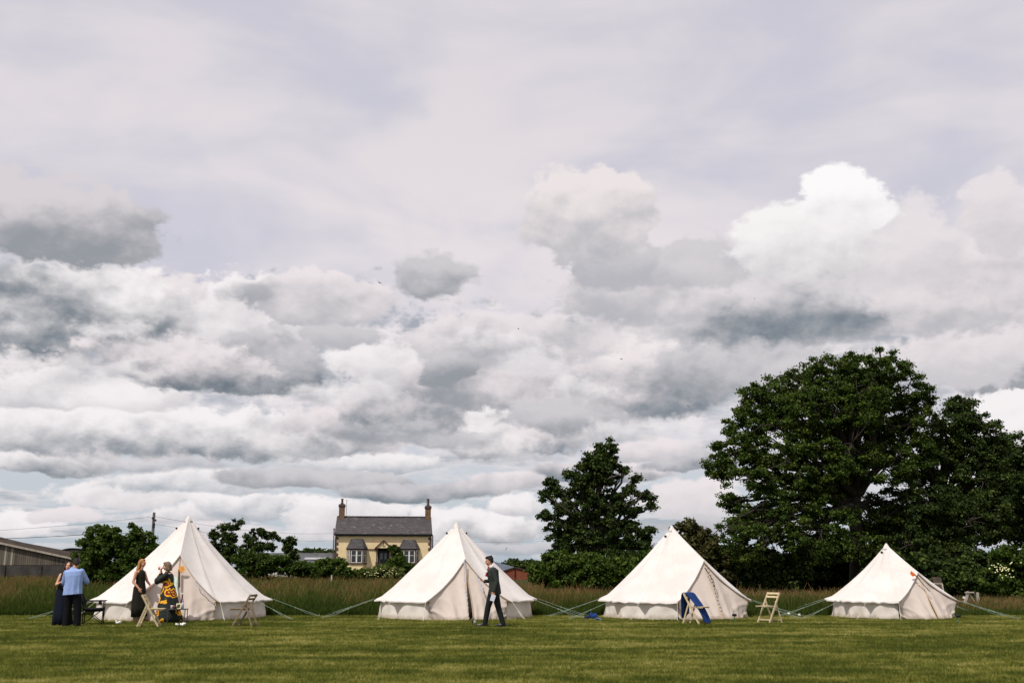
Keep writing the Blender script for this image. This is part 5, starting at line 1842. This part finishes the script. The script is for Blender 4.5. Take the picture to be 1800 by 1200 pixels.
foot(b, (.0, -.08, .09), (-1, -.1, 0), .03); foot(b, (.05, .08, .09), (-1, .1, 0), .03)
bo_ = remeshed(b, 'body', M_SKIN2, fw, .0075, 3); face_bits(Lf, Mf, bo_, .95)
MFL = floral_mat()
b = MB()
b.rings([(.04, 0, .03, .36, .33, .05), (.04, 0, .15, .34, .31, .05), (.03, 0, .45, .28, .27, .04), (.03, 0, .75, .215, .22, .025), (.03, 0, .92, .175, .19, .01), (.02, 0, 1.03, .14, .155, 0), (.015, 0, 1.14, .155, .165, 0), (.015, 0, 1.26, .145, .165, 0), (.01, 0, 1.33, .09, .11, 0), (.0, 0, 1.37, .06, .065, 0)], 48, .03, 9)
b.build('dress', MFL, fw, True)
for S_, E_, W_ in ((S1, E1, W1), (S2, E2, W2)):
    b = MB(); b.capsule(S_, E_, .072, .085, 12); b.capsule(E_, W_ + Vector((0, 0, -.03)), .085, .036, 12); b.ell(E_ + Vector((0, 0, .02)), (.085, .085, .09))
    remeshed(b, 'sleeve', MFL, fw, .012, 3)
M_HAIRA = mat('ash blonde hair', srgb(128, 108, 84), .5, (14, .8, srgb(84, 66, 52)), (60, .6), .3)
b = MB(); b.ell(Lf(0, .03, .035), (.09, .1, .092), Mf); b.ell(Lf(0, -.045, .085), (.066, .045, .035), Mf)
for k in range(9):
    a = -1.8 + k * .45; x0, y0 = .085 * math.sin(a), .035 + .08 * math.cos(a)
    b.capsule(Lf(x0, y0, .03), Lf(x0 * 1.2, y0 + .02 * (k % 2), -.11), .032, .03, 8)
remeshed(b, 'hair', M_HAIRA, fw, .009, 2)
for q in ((.0, -.08), (.05, .08)):
    s_ = MB(); s_.capsule((q[0] + .04, q[1], .03), (q[0] - .17, q[1], .028), .034, .026, 10); s_.build('shoe', M_SHOE, fw, True)
cup = MB(); cc = PF + (W1 + W2) / 2 + Vector((-.055 - .10, 0, .10))
cup.rings([(cc.x, cc.y, cc.z - .05, .028, .028), (cc.x, cc.y, cc.z + .045, .034, .034)], 14)
tag(cup.build('cup', mat('pink cup', srgb(222, 178, 170), .6), None, True), "pinkish cup held up at the flowered dress woman's face", 'cup')

# everyone keeps the slight lean they have in the photograph
for o_, a_ in ((cm_, 5.0), (cw, 5.0), (bw, 4.0), (fw, 4.0)):
    o_.rotation_euler = (0, -R(a_), 0)

# ------------------------------------------------------------------ folding wooden chairs
M_WOODP = mat('pale weathered wood', srgb(206, 188, 152), .8, (10, .5, srgb(168, 148, 112)), (40, .3))
M_WOODG = mat('grey worn wood', srgb(140, 122, 98), .8, (10, .6, srgb(92, 78, 64)), (40, .3))


def folding_chair(label, loc, rz, m):
    """local: the sitter faces -Y"""
    c = empty('folding_chair', loc, rz)
    tag(c, label, 'chair', 'wooden folding chairs')
    hw_ = .21
    for s in (-1, 1):
        b = MB(); b.bar((s * hw_, .20, .80), (s * hw_, -.26, .0), .026, .045, (0, 1, 0)); b.build('long_rail', m, c)
        b = MB(); b.bar((s * (hw_ - .035), .06, .57), (s * (hw_ - .035), .27, .0), .024, .04, (0, 1, 0)); b.build('short_rail', m, c)
    b = MB()
    for k, (z, y) in enumerate(((.775, .175), (.685, .125))):
        b = MB(); b.box((0, y, z), (2 * hw_ - .02, .018, .055), Matrix.Rotation(-.5, 3, 'X')); b.build('back_slat', m, c)
    for k in range(6):
        b = MB(); b.box((0, -.33 + k * .066, .448), (2 * hw_ - .075, .056, .016)); b.build('seat_slat', m, c)
    b = MB()
    for s in (-1, 1):
        b = MB(); b.bar((s * (hw_ - .06), -.35, .43), (s * (hw_ - .06), .10, .43), .02, .028); b.build('seat_rail', m, c)
    b = MB(); b.bar((-hw_ + .01, -.21, .09), (hw_ - .01, -.21, .09), .02, .035); b.build('front_stretcher', m, c)
    b = MB(); b.bar((-hw_ + .04, .215, .08), (hw_ - .04, .215, .08), .02, .035); b.build('back_stretcher', m, c)
    return c


# facing right (+X): rz = 90 deg
g1 = gnd(262, 1101)
folding_chair('pale wooden folding chair in front of the woman in the dark dress', g1, R(100), M_WOODP)
g2 = gnd(430, 1101)
folding_chair('grey brown wooden folding chair at the right side of the first tent', g2, R(-98), M_WOODG)
g3 = gnd(1222, 1096)
folding_chair('wooden folding chair draped with a blue cloth before the third tent', g3, R(48), M_WOODP)
g4 = gnd(1354, 1094)
folding_chair('pale wooden folding chair standing alone right of the third tent', g4, R(-57), M_WOODP)

# blue cloth over the third chair
M_BLUE = mat('royal blue cloth', srgb(28, 58, 112), .9, (5, .6, srgb(20, 42, 86)), (10, .8), .15)
rows = []
cth, sth = math.cos(R(48)), math.sin(R(48))
def c3(x, y, z): return Vector((g3.x + x * cth - y * sth, g3.y + x * sth + y * cth, z))
prof = [(.27, .14), (.262, .34), (.255, .55), (.245, .74), (.205, .83), (.15, .79), (.04, .64), (-.10, .50), (-.25, .28), (-.36, .03)]
for i in range(11):
    x = -.20 + .42 * i / 10
    row = []
    for j, (y, z) in enumerate(prof):
        w = math.sin(i * 1.5 + j * .5) * .018 * (1 if j != 4 else .2)
        zz = z
        if j < 2: zz = z + (.10 if i > 6 else 0) - .02 * math.sin(i)
        row.append(c3(x * (1.0 if j < 6 else .92), y + w + (.03 if j < 5 else -.035), max(zz + .01, .015)))
    rows.append(row)
b = MB(); b.grid(rows)
o = b.build('blue_cloth', M_BLUE, None, True); md = o.modifiers.new('s', 'SOLIDIFY'); md.thickness = .008
sb = o.modifiers.new('d', 'SUBSURF'); sb.levels = 1; sb.render_levels = 2
tag(o, 'royal blue cloth hanging over a folding chair before the third tent', 'cloth')

# ------------------------------------------------------------------ black camping armchair
gc = gnd(163, 1097)
cc = empty('camping_chair', gc, R(108)); tag(cc, 'black fabric camping armchair beside the hugging couple', 'chair')
M_CF = mat('black chair fabric', (.012, .011, .013), .9, None, (30, .3))
M_CT = mat('black chair tube', (.014, .013, .013), .5)
w_, d_ = .27, .24
for s in (-1, 1):
    for t, (y, zt_) in enumerate(((-d_, .60), (d_, .98))):
        b = MB()
        if t == 0: b.tube([(s * w_, y, 0), (s * w_, y, zt_)], .013, 8)
        else: b.tube([(s * w_, y, 0), (s * w_, y, .58), (s * w_, y + .14, zt_ - .08)], .014, 8)
        b.build('leg', M_CT, cc, True)
    b = MB(); b.box((s * w_, 0, .61), (.055, 2 * d_ + .10, .022)); b.build('armrest', M_CF, cc)
    b = MB(); b.bar((s * w_, -d_, .03), (s * w_, d_, .40), .018, .018); b.build('side_brace', M_CT, cc)
    b = MB(); b.bar((s * w_, -d_, .40), (s * w_, d_, .03), .018, .018); b.build('side_brace', M_CT, cc)
b = MB(); b.bar((-w_, -d_ + .01, .03), (w_, -d_ + .01, .40), .018, .018); b.build('front_brace', M_CT, cc)
b = MB(); b.bar((w_, -d_ - .01, .03), (-w_, -d_ - .01, .40), .018, .018); b.build('front_brace', M_CT, cc)
b = MB(); b.grid([[(-w_ + 2 * w_ * i / 8, -d_ - .02 + (2 * d_ + .02) * j / 6, .44 - .06 * math.sin(math.pi * i / 8) - .02 * math.sin(math.pi * j / 6)) for i in range(9)] for j in range(7)])
o = b.build('seat', M_CF, cc, True); md = o.modifiers.new('s', 'SOLIDIFY'); md.thickness = .035
b = MB(); b.grid([[(-w_ + 2 * w_ * i / 8, d_ - .02 + .16 * j / 6 + .05 * math.sin(math.pi * i / 8), .48 + .42 * j / 6) for i in range(9)] for j in range(7)])
o = b.build('backrest', M_CF, cc, True); md = o.modifiers.new('s', 'SOLIDIFY'); md.thickness = .025
b = MB(); b.rings([(w_ + .0, -.12, .50, .04, .04), (w_ + .0, -.12, .60, .045, .045)], 12, cap=False); b.build('cup_holder', M_CF, cc)

# ------------------------------------------------------------------ side table and the things on and under it
gt = gnd(311, 1095)
S_ = 1 / 64.5
tb = empty('side_table', gt, R(6)); tag(tb, 'small metal side table beside the woman in the flowered dress', 'table')
M_TM = mat('grey metal', (.10, .10, .10), .45, metal=.6)
b = MB(); b.box((0, 0, .372), (.48, .36, .022)); b.build('tabletop', M_TM, tb)
for sx in (-1, 1):
    for sy in (-1, 1):
        b = MB(); b.tube([(sx * .225, sy * .165, 0), (sx * .225, sy * .165, .365)], .010, 8); b.build('leg', M_TM, tb)
def on_table(x, y): return (gt.x + x, gt.y + y, .384)
def bottle(name, label, p, prof, m, cat='bottle', group=None):
    b = MB(); b.rings([(p[0], p[1], p[2] + z, r_, r_) for z, r_ in prof], 14)
    return tag(b.build(name, m, None, True), label, cat, group)
M_PL = mat('clear plastic', srgb(190, 190, 205), .2, spec=.5)
M_RED = mat('dark red glass', srgb(90, 34, 26), .3, spec=.5)
bt_ = [(0, .035), (.12, .036), (.15, .028), (.17, .013), (.21, .013), (.212, .016), (.23, .016)]
bottle('bottle', 'pale lilac plastic bottle at right of the side table top', on_table(.13, -.04), bt_, M_PL)
bottle('bottle', 'tall dark red bottle at the back of the side table top', on_table(.07, .08), [(0, .045), (.20, .045), (.27, .02), (.36, .02), (.38, .022)], M_RED)
bottle('jar', 'white lidded jar at the left of the side table top', on_table(-.15, -.05), [(0, .035), (.06, .036), (.065, .038), (.09, .038)], mat('white jar', srgb(226, 218, 214), .5), 'jar')
bottle('jar', 'dark red jar in the middle of the side table top', on_table(-.06, -.07), [(0, .035), (.07, .035), (.075, .03), (.09, .03)], M_RED, 'jar')
b = MB(); p = on_table(.02, -.02); b.box((p[0], p[1], p[2] + .07), (.13, .02, .14), Matrix.Rotation(-.2, 3, 'X'))
o = b.build('picture_card', mat('pale card', srgb(228, 220, 180), .8)); tag(o, 'small pale card propped up in the middle of the side table', 'card')
b = MB(); b.box((p[0], p[1] - .014, p[2] + .07), (.08, .004, .09), Matrix.Rotation(-.2, 3, 'X')); b.build('dark_panel', mat('card ink', (.04, .05, .03), .8), o)
# bags and bottles on the ground by the door
def bag(name, label, p, sx, sy, sz, m, cat='bag', handle=True):
    r_ = empty(name, p); tag(r_, label, cat)
    b = MB(); b.rings([(0, 0, 0, sx * .46, sy * .5), (0, 0, sz * .15, sx * .52, sy * .55), (0, 0, sz * .7, sx * .48, sy * .45), (0.01, 0, sz, sx * .34, sy * .2)], 18, .05, 5)
    b.build('bag_body', m, r_, True)
    if handle:
        b = MB(); b.tube([(sx * .3 * math.cos(a), 0, sz * .93 + sz * .35 * math.sin(a)) for a in [math.pi * k / 8 for k in range(9)]], .008, 6); b.build('handle', m, r_)
    return r_
bag('tote_bag', 'black bag on the grass right of the side table', gnd(331, 1090.5), .16, .12, .24, mat('black bag cloth', (.012, .011, .014), .8))
gb = gnd(336.5, 1090)
bottle('bottle', 'yellow bottle with a black cap beside the black bag', (gb.x, gb.y, 0), [(0, .04), (.18, .042), (.22, .02), (.225, .028), (.28, .028)], mat('yellow plastic', srgb(214, 186, 40), .5))
bag('sack', 'dark bundle under the side table', gnd(307, 1094) + Vector((0, .05, 0)), .18, .14, .26, mat('dark teal cloth', srgb(30, 44, 52), .9), 'bundle', False)
bag('straw_bag', 'straw coloured bag under the right of the side table', gnd(316, 1093) + Vector((0, .1, 0)), .18, .14, .14, mat('straw', srgb(150, 128, 86), .9))
M_TISS = mat('white crumpled tissue', srgb(226, 224, 216), .9)
def litter(label, u, v, w, seed):
    r_ = random.Random(seed); b = MB(); p = gnd(u, v)
    for k in range(9):
        b.ell((p.x + r_.uniform(-w, w), p.y + r_.uniform(-.05, .05), .035 + r_.uniform(0, .03)), (r_.uniform(.03, .06), .03, r_.uniform(.015, .035)), Matrix.Rotation(r_.random() * 3, 3, 'X') @ Matrix.Rotation(r_.random() * 3, 3, 'Y'), 6, 4)
    tag(remeshed(b, 'crumpled_paper', M_TISS, None, .012, 0), label, 'paper')
litter('crumpled white paper on the grass below the side table', 316, 1100, .13, 3)
litter('crumpled white paper on the grass between camping chair and folding chair', 208, 1097, .09, 5)

# decorations at the first tent door
def door_pt(i, z, side=0.0, out=.10):
    """a point just in front of a tent's door at height z"""
    u, Y, Rd, H, ang = TENTS[i]
    cx, cy = tent_xy(i); rp, zp = Rd * .70, H * .615
    t = 1 - z / zp
    y = -(rp + (Rd + .06 - rp) * t) - out
    a = R(ang)
    return Vector((cx + side * math.cos(a) - y * math.sin(a), cy + side * math.sin(a) + y * math.cos(a), z))
def at_near(u, v, i, out=.12):
    """where the view ray to (u,v) meets the plane of tent i's door"""
    a, b_ = door_pt(i, 1.4, 0, out), door_pt(i, .2, 0, out)
    sd = Vector((math.cos(R(TENTS[i][4])), math.sin(R(TENTS[i][4])), 0))
    n = (a - b_).cross(sd)
    d = Vector(ray(u, v)); o_ = Vector((0, 0, CAM_H))
    return o_ + d * ((a - o_).dot(n) / d.dot(n))
p = at_near(319.5, 1000, 0)
b = MB()
for k in range(12):
    a = k * math.pi / 6
    b.add([p + Vector((0, -.012, 0)), p + Vector((.125 * math.cos(a), 0, .125 * math.sin(a))), p + Vector((.07 * math.cos(a + .26), -.02, .07 * math.sin(a + .26))), p + Vector((.125 * math.cos(a + .52), 0, .125 * math.sin(a + .52)))], [(0, 1, 2), (0, 2, 3)])
o = b.build('paper_sun', mat('orange paper', srgb(240, 178, 84), .8)); md = o.modifiers.new('s', 'SOLIDIFY'); md.thickness = .004
tag(o, 'orange paper rosette hanging at the top of the first tent door', 'decoration')
b = MB(); p1, p2 = at_near(315, 1001, 0, .08), at_near(315, 1031, 0, .08); b.bar(p1, p2, .05, .025)
tag(b.build('wooden_board', mat('dark brown wood', srgb(74, 56, 42), .8)), 'narrow dark brown board hanging in the first tent doorway', 'board')
b = MB(); p1, p2 = at_near(308.5, 1013, 0, .05), at_near(309, 1052, 0, .05)
b.grid([[p1.lerp(p2, j / 10) + Vector((-.06 + .02 * i + .012 * math.sin(j), -.02 * math.sin(i * 1.6 + j * .6), 0)) for i in range(7)] for j in range(11)])
tag(b.build('scarf', mat('mint green cloth', srgb(176, 206, 192), .9, (6, .7, srgb(222, 222, 210))), None, True), 'pale green cloth hanging behind the flowered dress woman', 'cloth')
b = MB(); p = at_near(309, 1048, 0, .1)
# string decoration on the doors
M_GAR = mat('grey garland', srgb(96, 84, 78), .9); M_GARL = mat('pale garland', srgb(196, 196, 206), .9)
def garland(label, i, pts, m, r=.012, bead=.02, n=22):
    P_ = [at_near(u, v, i, .13) for u, v in pts]
    L_ = []
    for a, c in zip(P_[:-1], P_[1:]):
        for k in range(n // len(P_) + 1): L_.append(a.lerp(c, k / (n // len(P_) + 1)))
    L_.append(P_[-1])
    b = MB(); b.tube(L_, r * .5, 4)
    q = random.Random(len(label))
    for p in L_: b.ell(p + Vector((q.uniform(-.012, .012), -.008, 0)), (bead * q.uniform(.5, 1.2), bead * .6, bead * q.uniform(.6, 1.3)), None, 6, 4)
    tag(b.build('garland', m), label, 'garland', 'door garlands')
garland('string of small leaves down the right door edge of the first tent', 0, [(343, 1018), (346, 1028), (354, 1036), (362, 1044), (371, 1051)], M_GARL)
garland('pale ribbon garland down the middle of the second tent door', 1, [(816.5, 986), (816, 1008), (818, 1030), (821, 1052), (824, 1086)], M_GARL, .012, .022, 40)
garland('grey garland hanging on the right door edge of the second tent', 1, [(839, 1014), (843, 1022), (846, 1030), (849, 1038)], M_GARL, .012, .028)
garland('dark garland on the right door edge of the third tent', 2, [(1239, 998), (1246, 1008), (1254, 1020), (1256, 1030)], M_GAR)
garland('dark garland along the right door edge of the fourth tent', 3, [(1608, 1010), (1616, 1018), (1624, 1028), (1634, 1038)], M_GAR)
b = MB(); p = at_near(1605.5, 1008, 3, .10)
b.add([p + Vector((-.06, 0, .09)), p + Vector((.08, 0, -.03)), p + Vector((-.03, 0, -.08)), p + Vector((-.09, .02, .0))], [(0, 3, 2, 1)])
o = b.build('orange_flag', mat('orange cloth', srgb(236, 112, 48), .8)); md = o.modifiers.new('s', 'SOLIDIFY'); md.thickness = .006
tag(o, 'small orange flag at the top of the fourth tent door', 'flag')

# jars on the grass by the second tent door
M_GL = mat('jar glass', srgb(150, 156, 150), .1, spec=.7)
for (u, v, lab, hgt, m_) in ((831, 1095, 'dark topped glass jar on the grass outside the second tent', .14, mat('smoky glass', srgb(60, 60, 58), .15, spec=.7)), (834.5, 1096.5, 'clear glass jar on the grass beside the dark topped jar', .10, M_GL)):
    p = gnd(u, v); bottle('glass_jar', lab, (p.x, p.y, 0), [(0, .032), (hgt * .8, .034), (hgt * .85, .028), (hgt, .03)], m_, 'jar')
# blue bags between tents two and three
def soft(name, label, u, v, sx, sz, m, cat, seed, dy=0):
    r_ = random.Random(seed); b = MB(); p = gnd(u, v); 
    for k in range(8): b.ell((p.x + r_.uniform(-sx, sx) * .6, p.y + dy + r_.uniform(-.1, .1), sz * .4 + r_.uniform(-.02, .04)), (sx * r_.uniform(.35, .6), .12, sz * r_.uniform(.4, .6)), Matrix.Rotation(r_.uniform(-.4, .4), 3, 'Y'), 10, 6)
    tag(remeshed(b, name, m, None, .02, 3), label, cat)
soft('stuff_sack', 'bright blue sack lying by the left foot of the third tent', 1043, 1087, .14, .17, M_BLUE, 'sack', 1)
soft('stuff_sack', 'dark navy bundle left of the bright blue sack', 1031, 1088, .10, .09, mat('navy bag', srgb(24, 34, 62), .9), 'sack', 2)
soft('stuff_sack', 'flat grey blue bag against the third tent wall', 1052, 1090, .13, .06, mat('grey blue bag', srgb(82, 98, 120), .9), 'sack', 3)
def mallet(label, u, v, rz):
    p = gnd(u, v); r_ = empty('mallet', p, rz); tag(r_, label, 'mallet', 'mallets on the grass')
    b = MB(); b.tube([(0, -.05, .22), (0, .06, .22)], .035, 10); b.build('mallet_head', M_BLACK, r_, True)
    b = MB(); b.tube([(0, 0, .20), (.03, 0, -.02)], .012, 8); b.build('handle', mat('green handle', srgb(90, 120, 84), .7), r_)
mallet('black headed mallet stood in the grass at the right of the third tent', 1292, 1095, R(60))
mallet('black headed mallet stood in the grass at the right of the fourth tent', 1686, 1097, R(80))

# leaning board, a-frame and post beyond the fourth tent
M_BOARD = mat('dark weathered boards', srgb(84, 72, 62), .9, (5, .7, srgb(56, 48, 42)), (20, .5))
YB_ = 36.5
q = [at(1639, 1013, YB_), at(1654, 1014, YB_), at(1662, 1055, YB_ - .3), at(1646, 1056, YB_ - .3)]
bd = empty('board_stand', (q[3].x, YB_, 0)); tag(bd, 'weathered board stand with pale frame behind the fourth tent', 'board stand')
o0 = Vector(bd.location)
a, bq, c_, d_2 = [p - o0 for p in q]
def lerp2(s, t): return a.lerp(bq, s).lerp(d_2.lerp(c_, s), t)
b = MB(); b.add([lerp2(0, 0), lerp2(1, 0), lerp2(1, .27), lerp2(0, .27)], [(3, 2, 1, 0)]); o = b.build('upper_board', M_BOARD, bd); o.modifiers.new('s', 'SOLIDIFY').thickness = .04
b = MB(); b.add([lerp2(.12, .30), lerp2(.88, .30), lerp2(.88, 1), lerp2(.12, 1)], [(3, 2, 1, 0)]); o = b.build('lower_board', M_BOARD, bd); o.modifiers.new('s', 'SOLIDIFY').thickness = .03
M_FR = mat('pale weathered timber', srgb(176, 168, 154), .85, (6, .5, srgb(130, 122, 110)))
b = MB(); b.bar(lerp2(0, .28), lerp2(1, .28), .05, .05); b.bar(lerp2(0.03, .28), lerp2(0.03, 1.25), .04, .05); b.bar(lerp2(.97, .28), lerp2(.97, 1.25), .04, .05); b.build('frame', M_FR, bd)
YA = 34.6
af = empty('trestle_frame', (at(1703, 1060, YA).x, YA, 0)); tag(af, 'white timber a-frame standing in the long grass right of the fourth tent', 'a-frame'); o0 = Vector(af.location)
def q_(u, v, dy=0): return at(u, v, YA + dy) - o0
b = MB(); b.bar(q_(1702, 1039), Vector((q_(1691, 1070).x, 0, 0)), .085, .07); b.build('thick_leg', M_FR, af)
b = MB(); b.bar(q_(1702, 1040), Vector((q_(1726, 1075).x, .1, 0)), .045, .045); b.build('thin_leg', M_FR, af)
b = MB(); b.bar(q_(1696, 1040.5, -.05), q_(1711, 1040.5, -.05), .04, .04); b.build('crossbar', M_FR, af)
b = MB(); b.bar(q_(1711, 1040.5, -.05), q_(1715, 1050, .2), .04, .04); b.build('brace', M_FR, af)
pst = empty('wooden_post', (at(1727, 1060, YA).x, YA + .3, 0)); tag(pst, 'short white post in the long grass right of the a-frame', 'post')
b = MB(); b.box((0, 0, .30), (.07, .07, .64)); b.build('post', M_FR, pst)
b = MB(); b.box((0, 0, .63), (.06, .06, .03)); b.build('post_top', M_FR, pst)
ms_ = empty('mesh_sign', (at(1692, 1060, YA).x, YA + .4, 0)); tag(ms_, 'thin wire panel with a white tag left of the a-frame', 'wire panel'); o0 = Vector(ms_.location)
def q2(u, v): return at(u, v, YA + .4) - o0
b = MB()
for (a1_, a2_) in (((1685, 1046), (1697, 1046)), ((1685, 1046), (1684, 1060)), ((1697, 1046), (1697, 1062)), ((1685, 1052), (1697, 1052))): b.bar(q2(*a1_), q2(*a2_), .014, .014)
b.build('wire_frame', M_IRON, ms_)
b = MB(); b.ell(q2(1694.5, 1050), (.05, .01, .045), None, 8, 5); b.build('white_tag', M_WHITE, ms_)
# small marker post in the meadow, left of the farmhouse
pm = empty('marker_post', (at(583, 1012, 62).x, 62, 0)); tag(pm, 'small pale marker post in the meadow left of the farmhouse', 'post')
b = MB(); b.tube([(0, 0, 0), (0, 0, .95)], .04, 8); b.build('post', M_FR, pm, True)
b = MB(); b.box((0, 0, .97), (.09, .09, .05)); b.build('post_top', M_FR, pm)

# white clips on the guy ropes
for (u, v, lab) in ((1386.5, 1078, 'white plastic tie hanging on the guy rope right of the lone pale chair'), (1405, 1080, 'second small pale tie on the crossing guy ropes left of the fourth tent')):
    b = MB(); p = at(u, v, 31.6); b.ell(p, (.045, .02, .03), Matrix.Rotation(.5, 3, 'Y'), 8, 5); b.tube([p, p + Vector((.03, 0, .05))], .008, 5)
    tag(b.build('rope_tie', M_WHITE), lab, 'tie')

# ------------------------------------------------------------------ swallows high over the field
M_BIRD = mat('dark bird plumage', (.015, .014, .018), .7)
def bird(label, u, v, Y, yaw, bank):
    p = at(u, v, Y); M = Matrix.Rotation(yaw, 3, 'Z') @ Matrix.Rotation(bank, 3, 'Y')
    r_ = empty('swallow', p); tag(r_, label, 'bird', 'birds in the sky')
    b = MB(); b.tube([M @ Vector(q) for q in ((0, -.09, 0), (0, -.07, .003), (0, -.03, 0), (0, .03, 0), (0, .08, 0))], [.004, .016, .022, .016, .005], 8)
    for s in (-1, 1):
        b.add([M @ Vector(q) for q in ((s * .012, -.035, .008), (s * .09, -.055, .035), (s * .19, .01, .02), (s * .08, .005, .03), (s * .012, .02, .006))], [(0, 1, 2, 3, 4)])
        b.add([M @ Vector(q) for q in ((0, .06, 0), (s * .03, .15, 0), (s * .006, .09, 0))], [(0, 1, 2)])
    b.build('body', M_BIRD, r_)
for k, (u, v, Y, yaw, bank, lab) in enumerate(((667, 497, 60, .8, .3, 'small dark bird high in the sky, upper left of all the birds'), (1092, 631, 62, 2.2, -.4, 'small dark bird in the sky between the tall ragged tree and the biggest oak'),
                         (911, 578, 90, 1.2, .2, 'tiny bird in the sky near the middle of the picture'), (1210, 714, 80, .4, .5, 'tiny bird just left of the top of the biggest oak'),
                         (890, 998 - 34, 75, 2.6, .9, 'tiny bird low in the sky above the brick outbuilding'), (1326, 525, 100, 1.9, .1, 'tiny bird in the sky above the biggest oak'))):
    bird(lab, u, v, Y, yaw, bank)
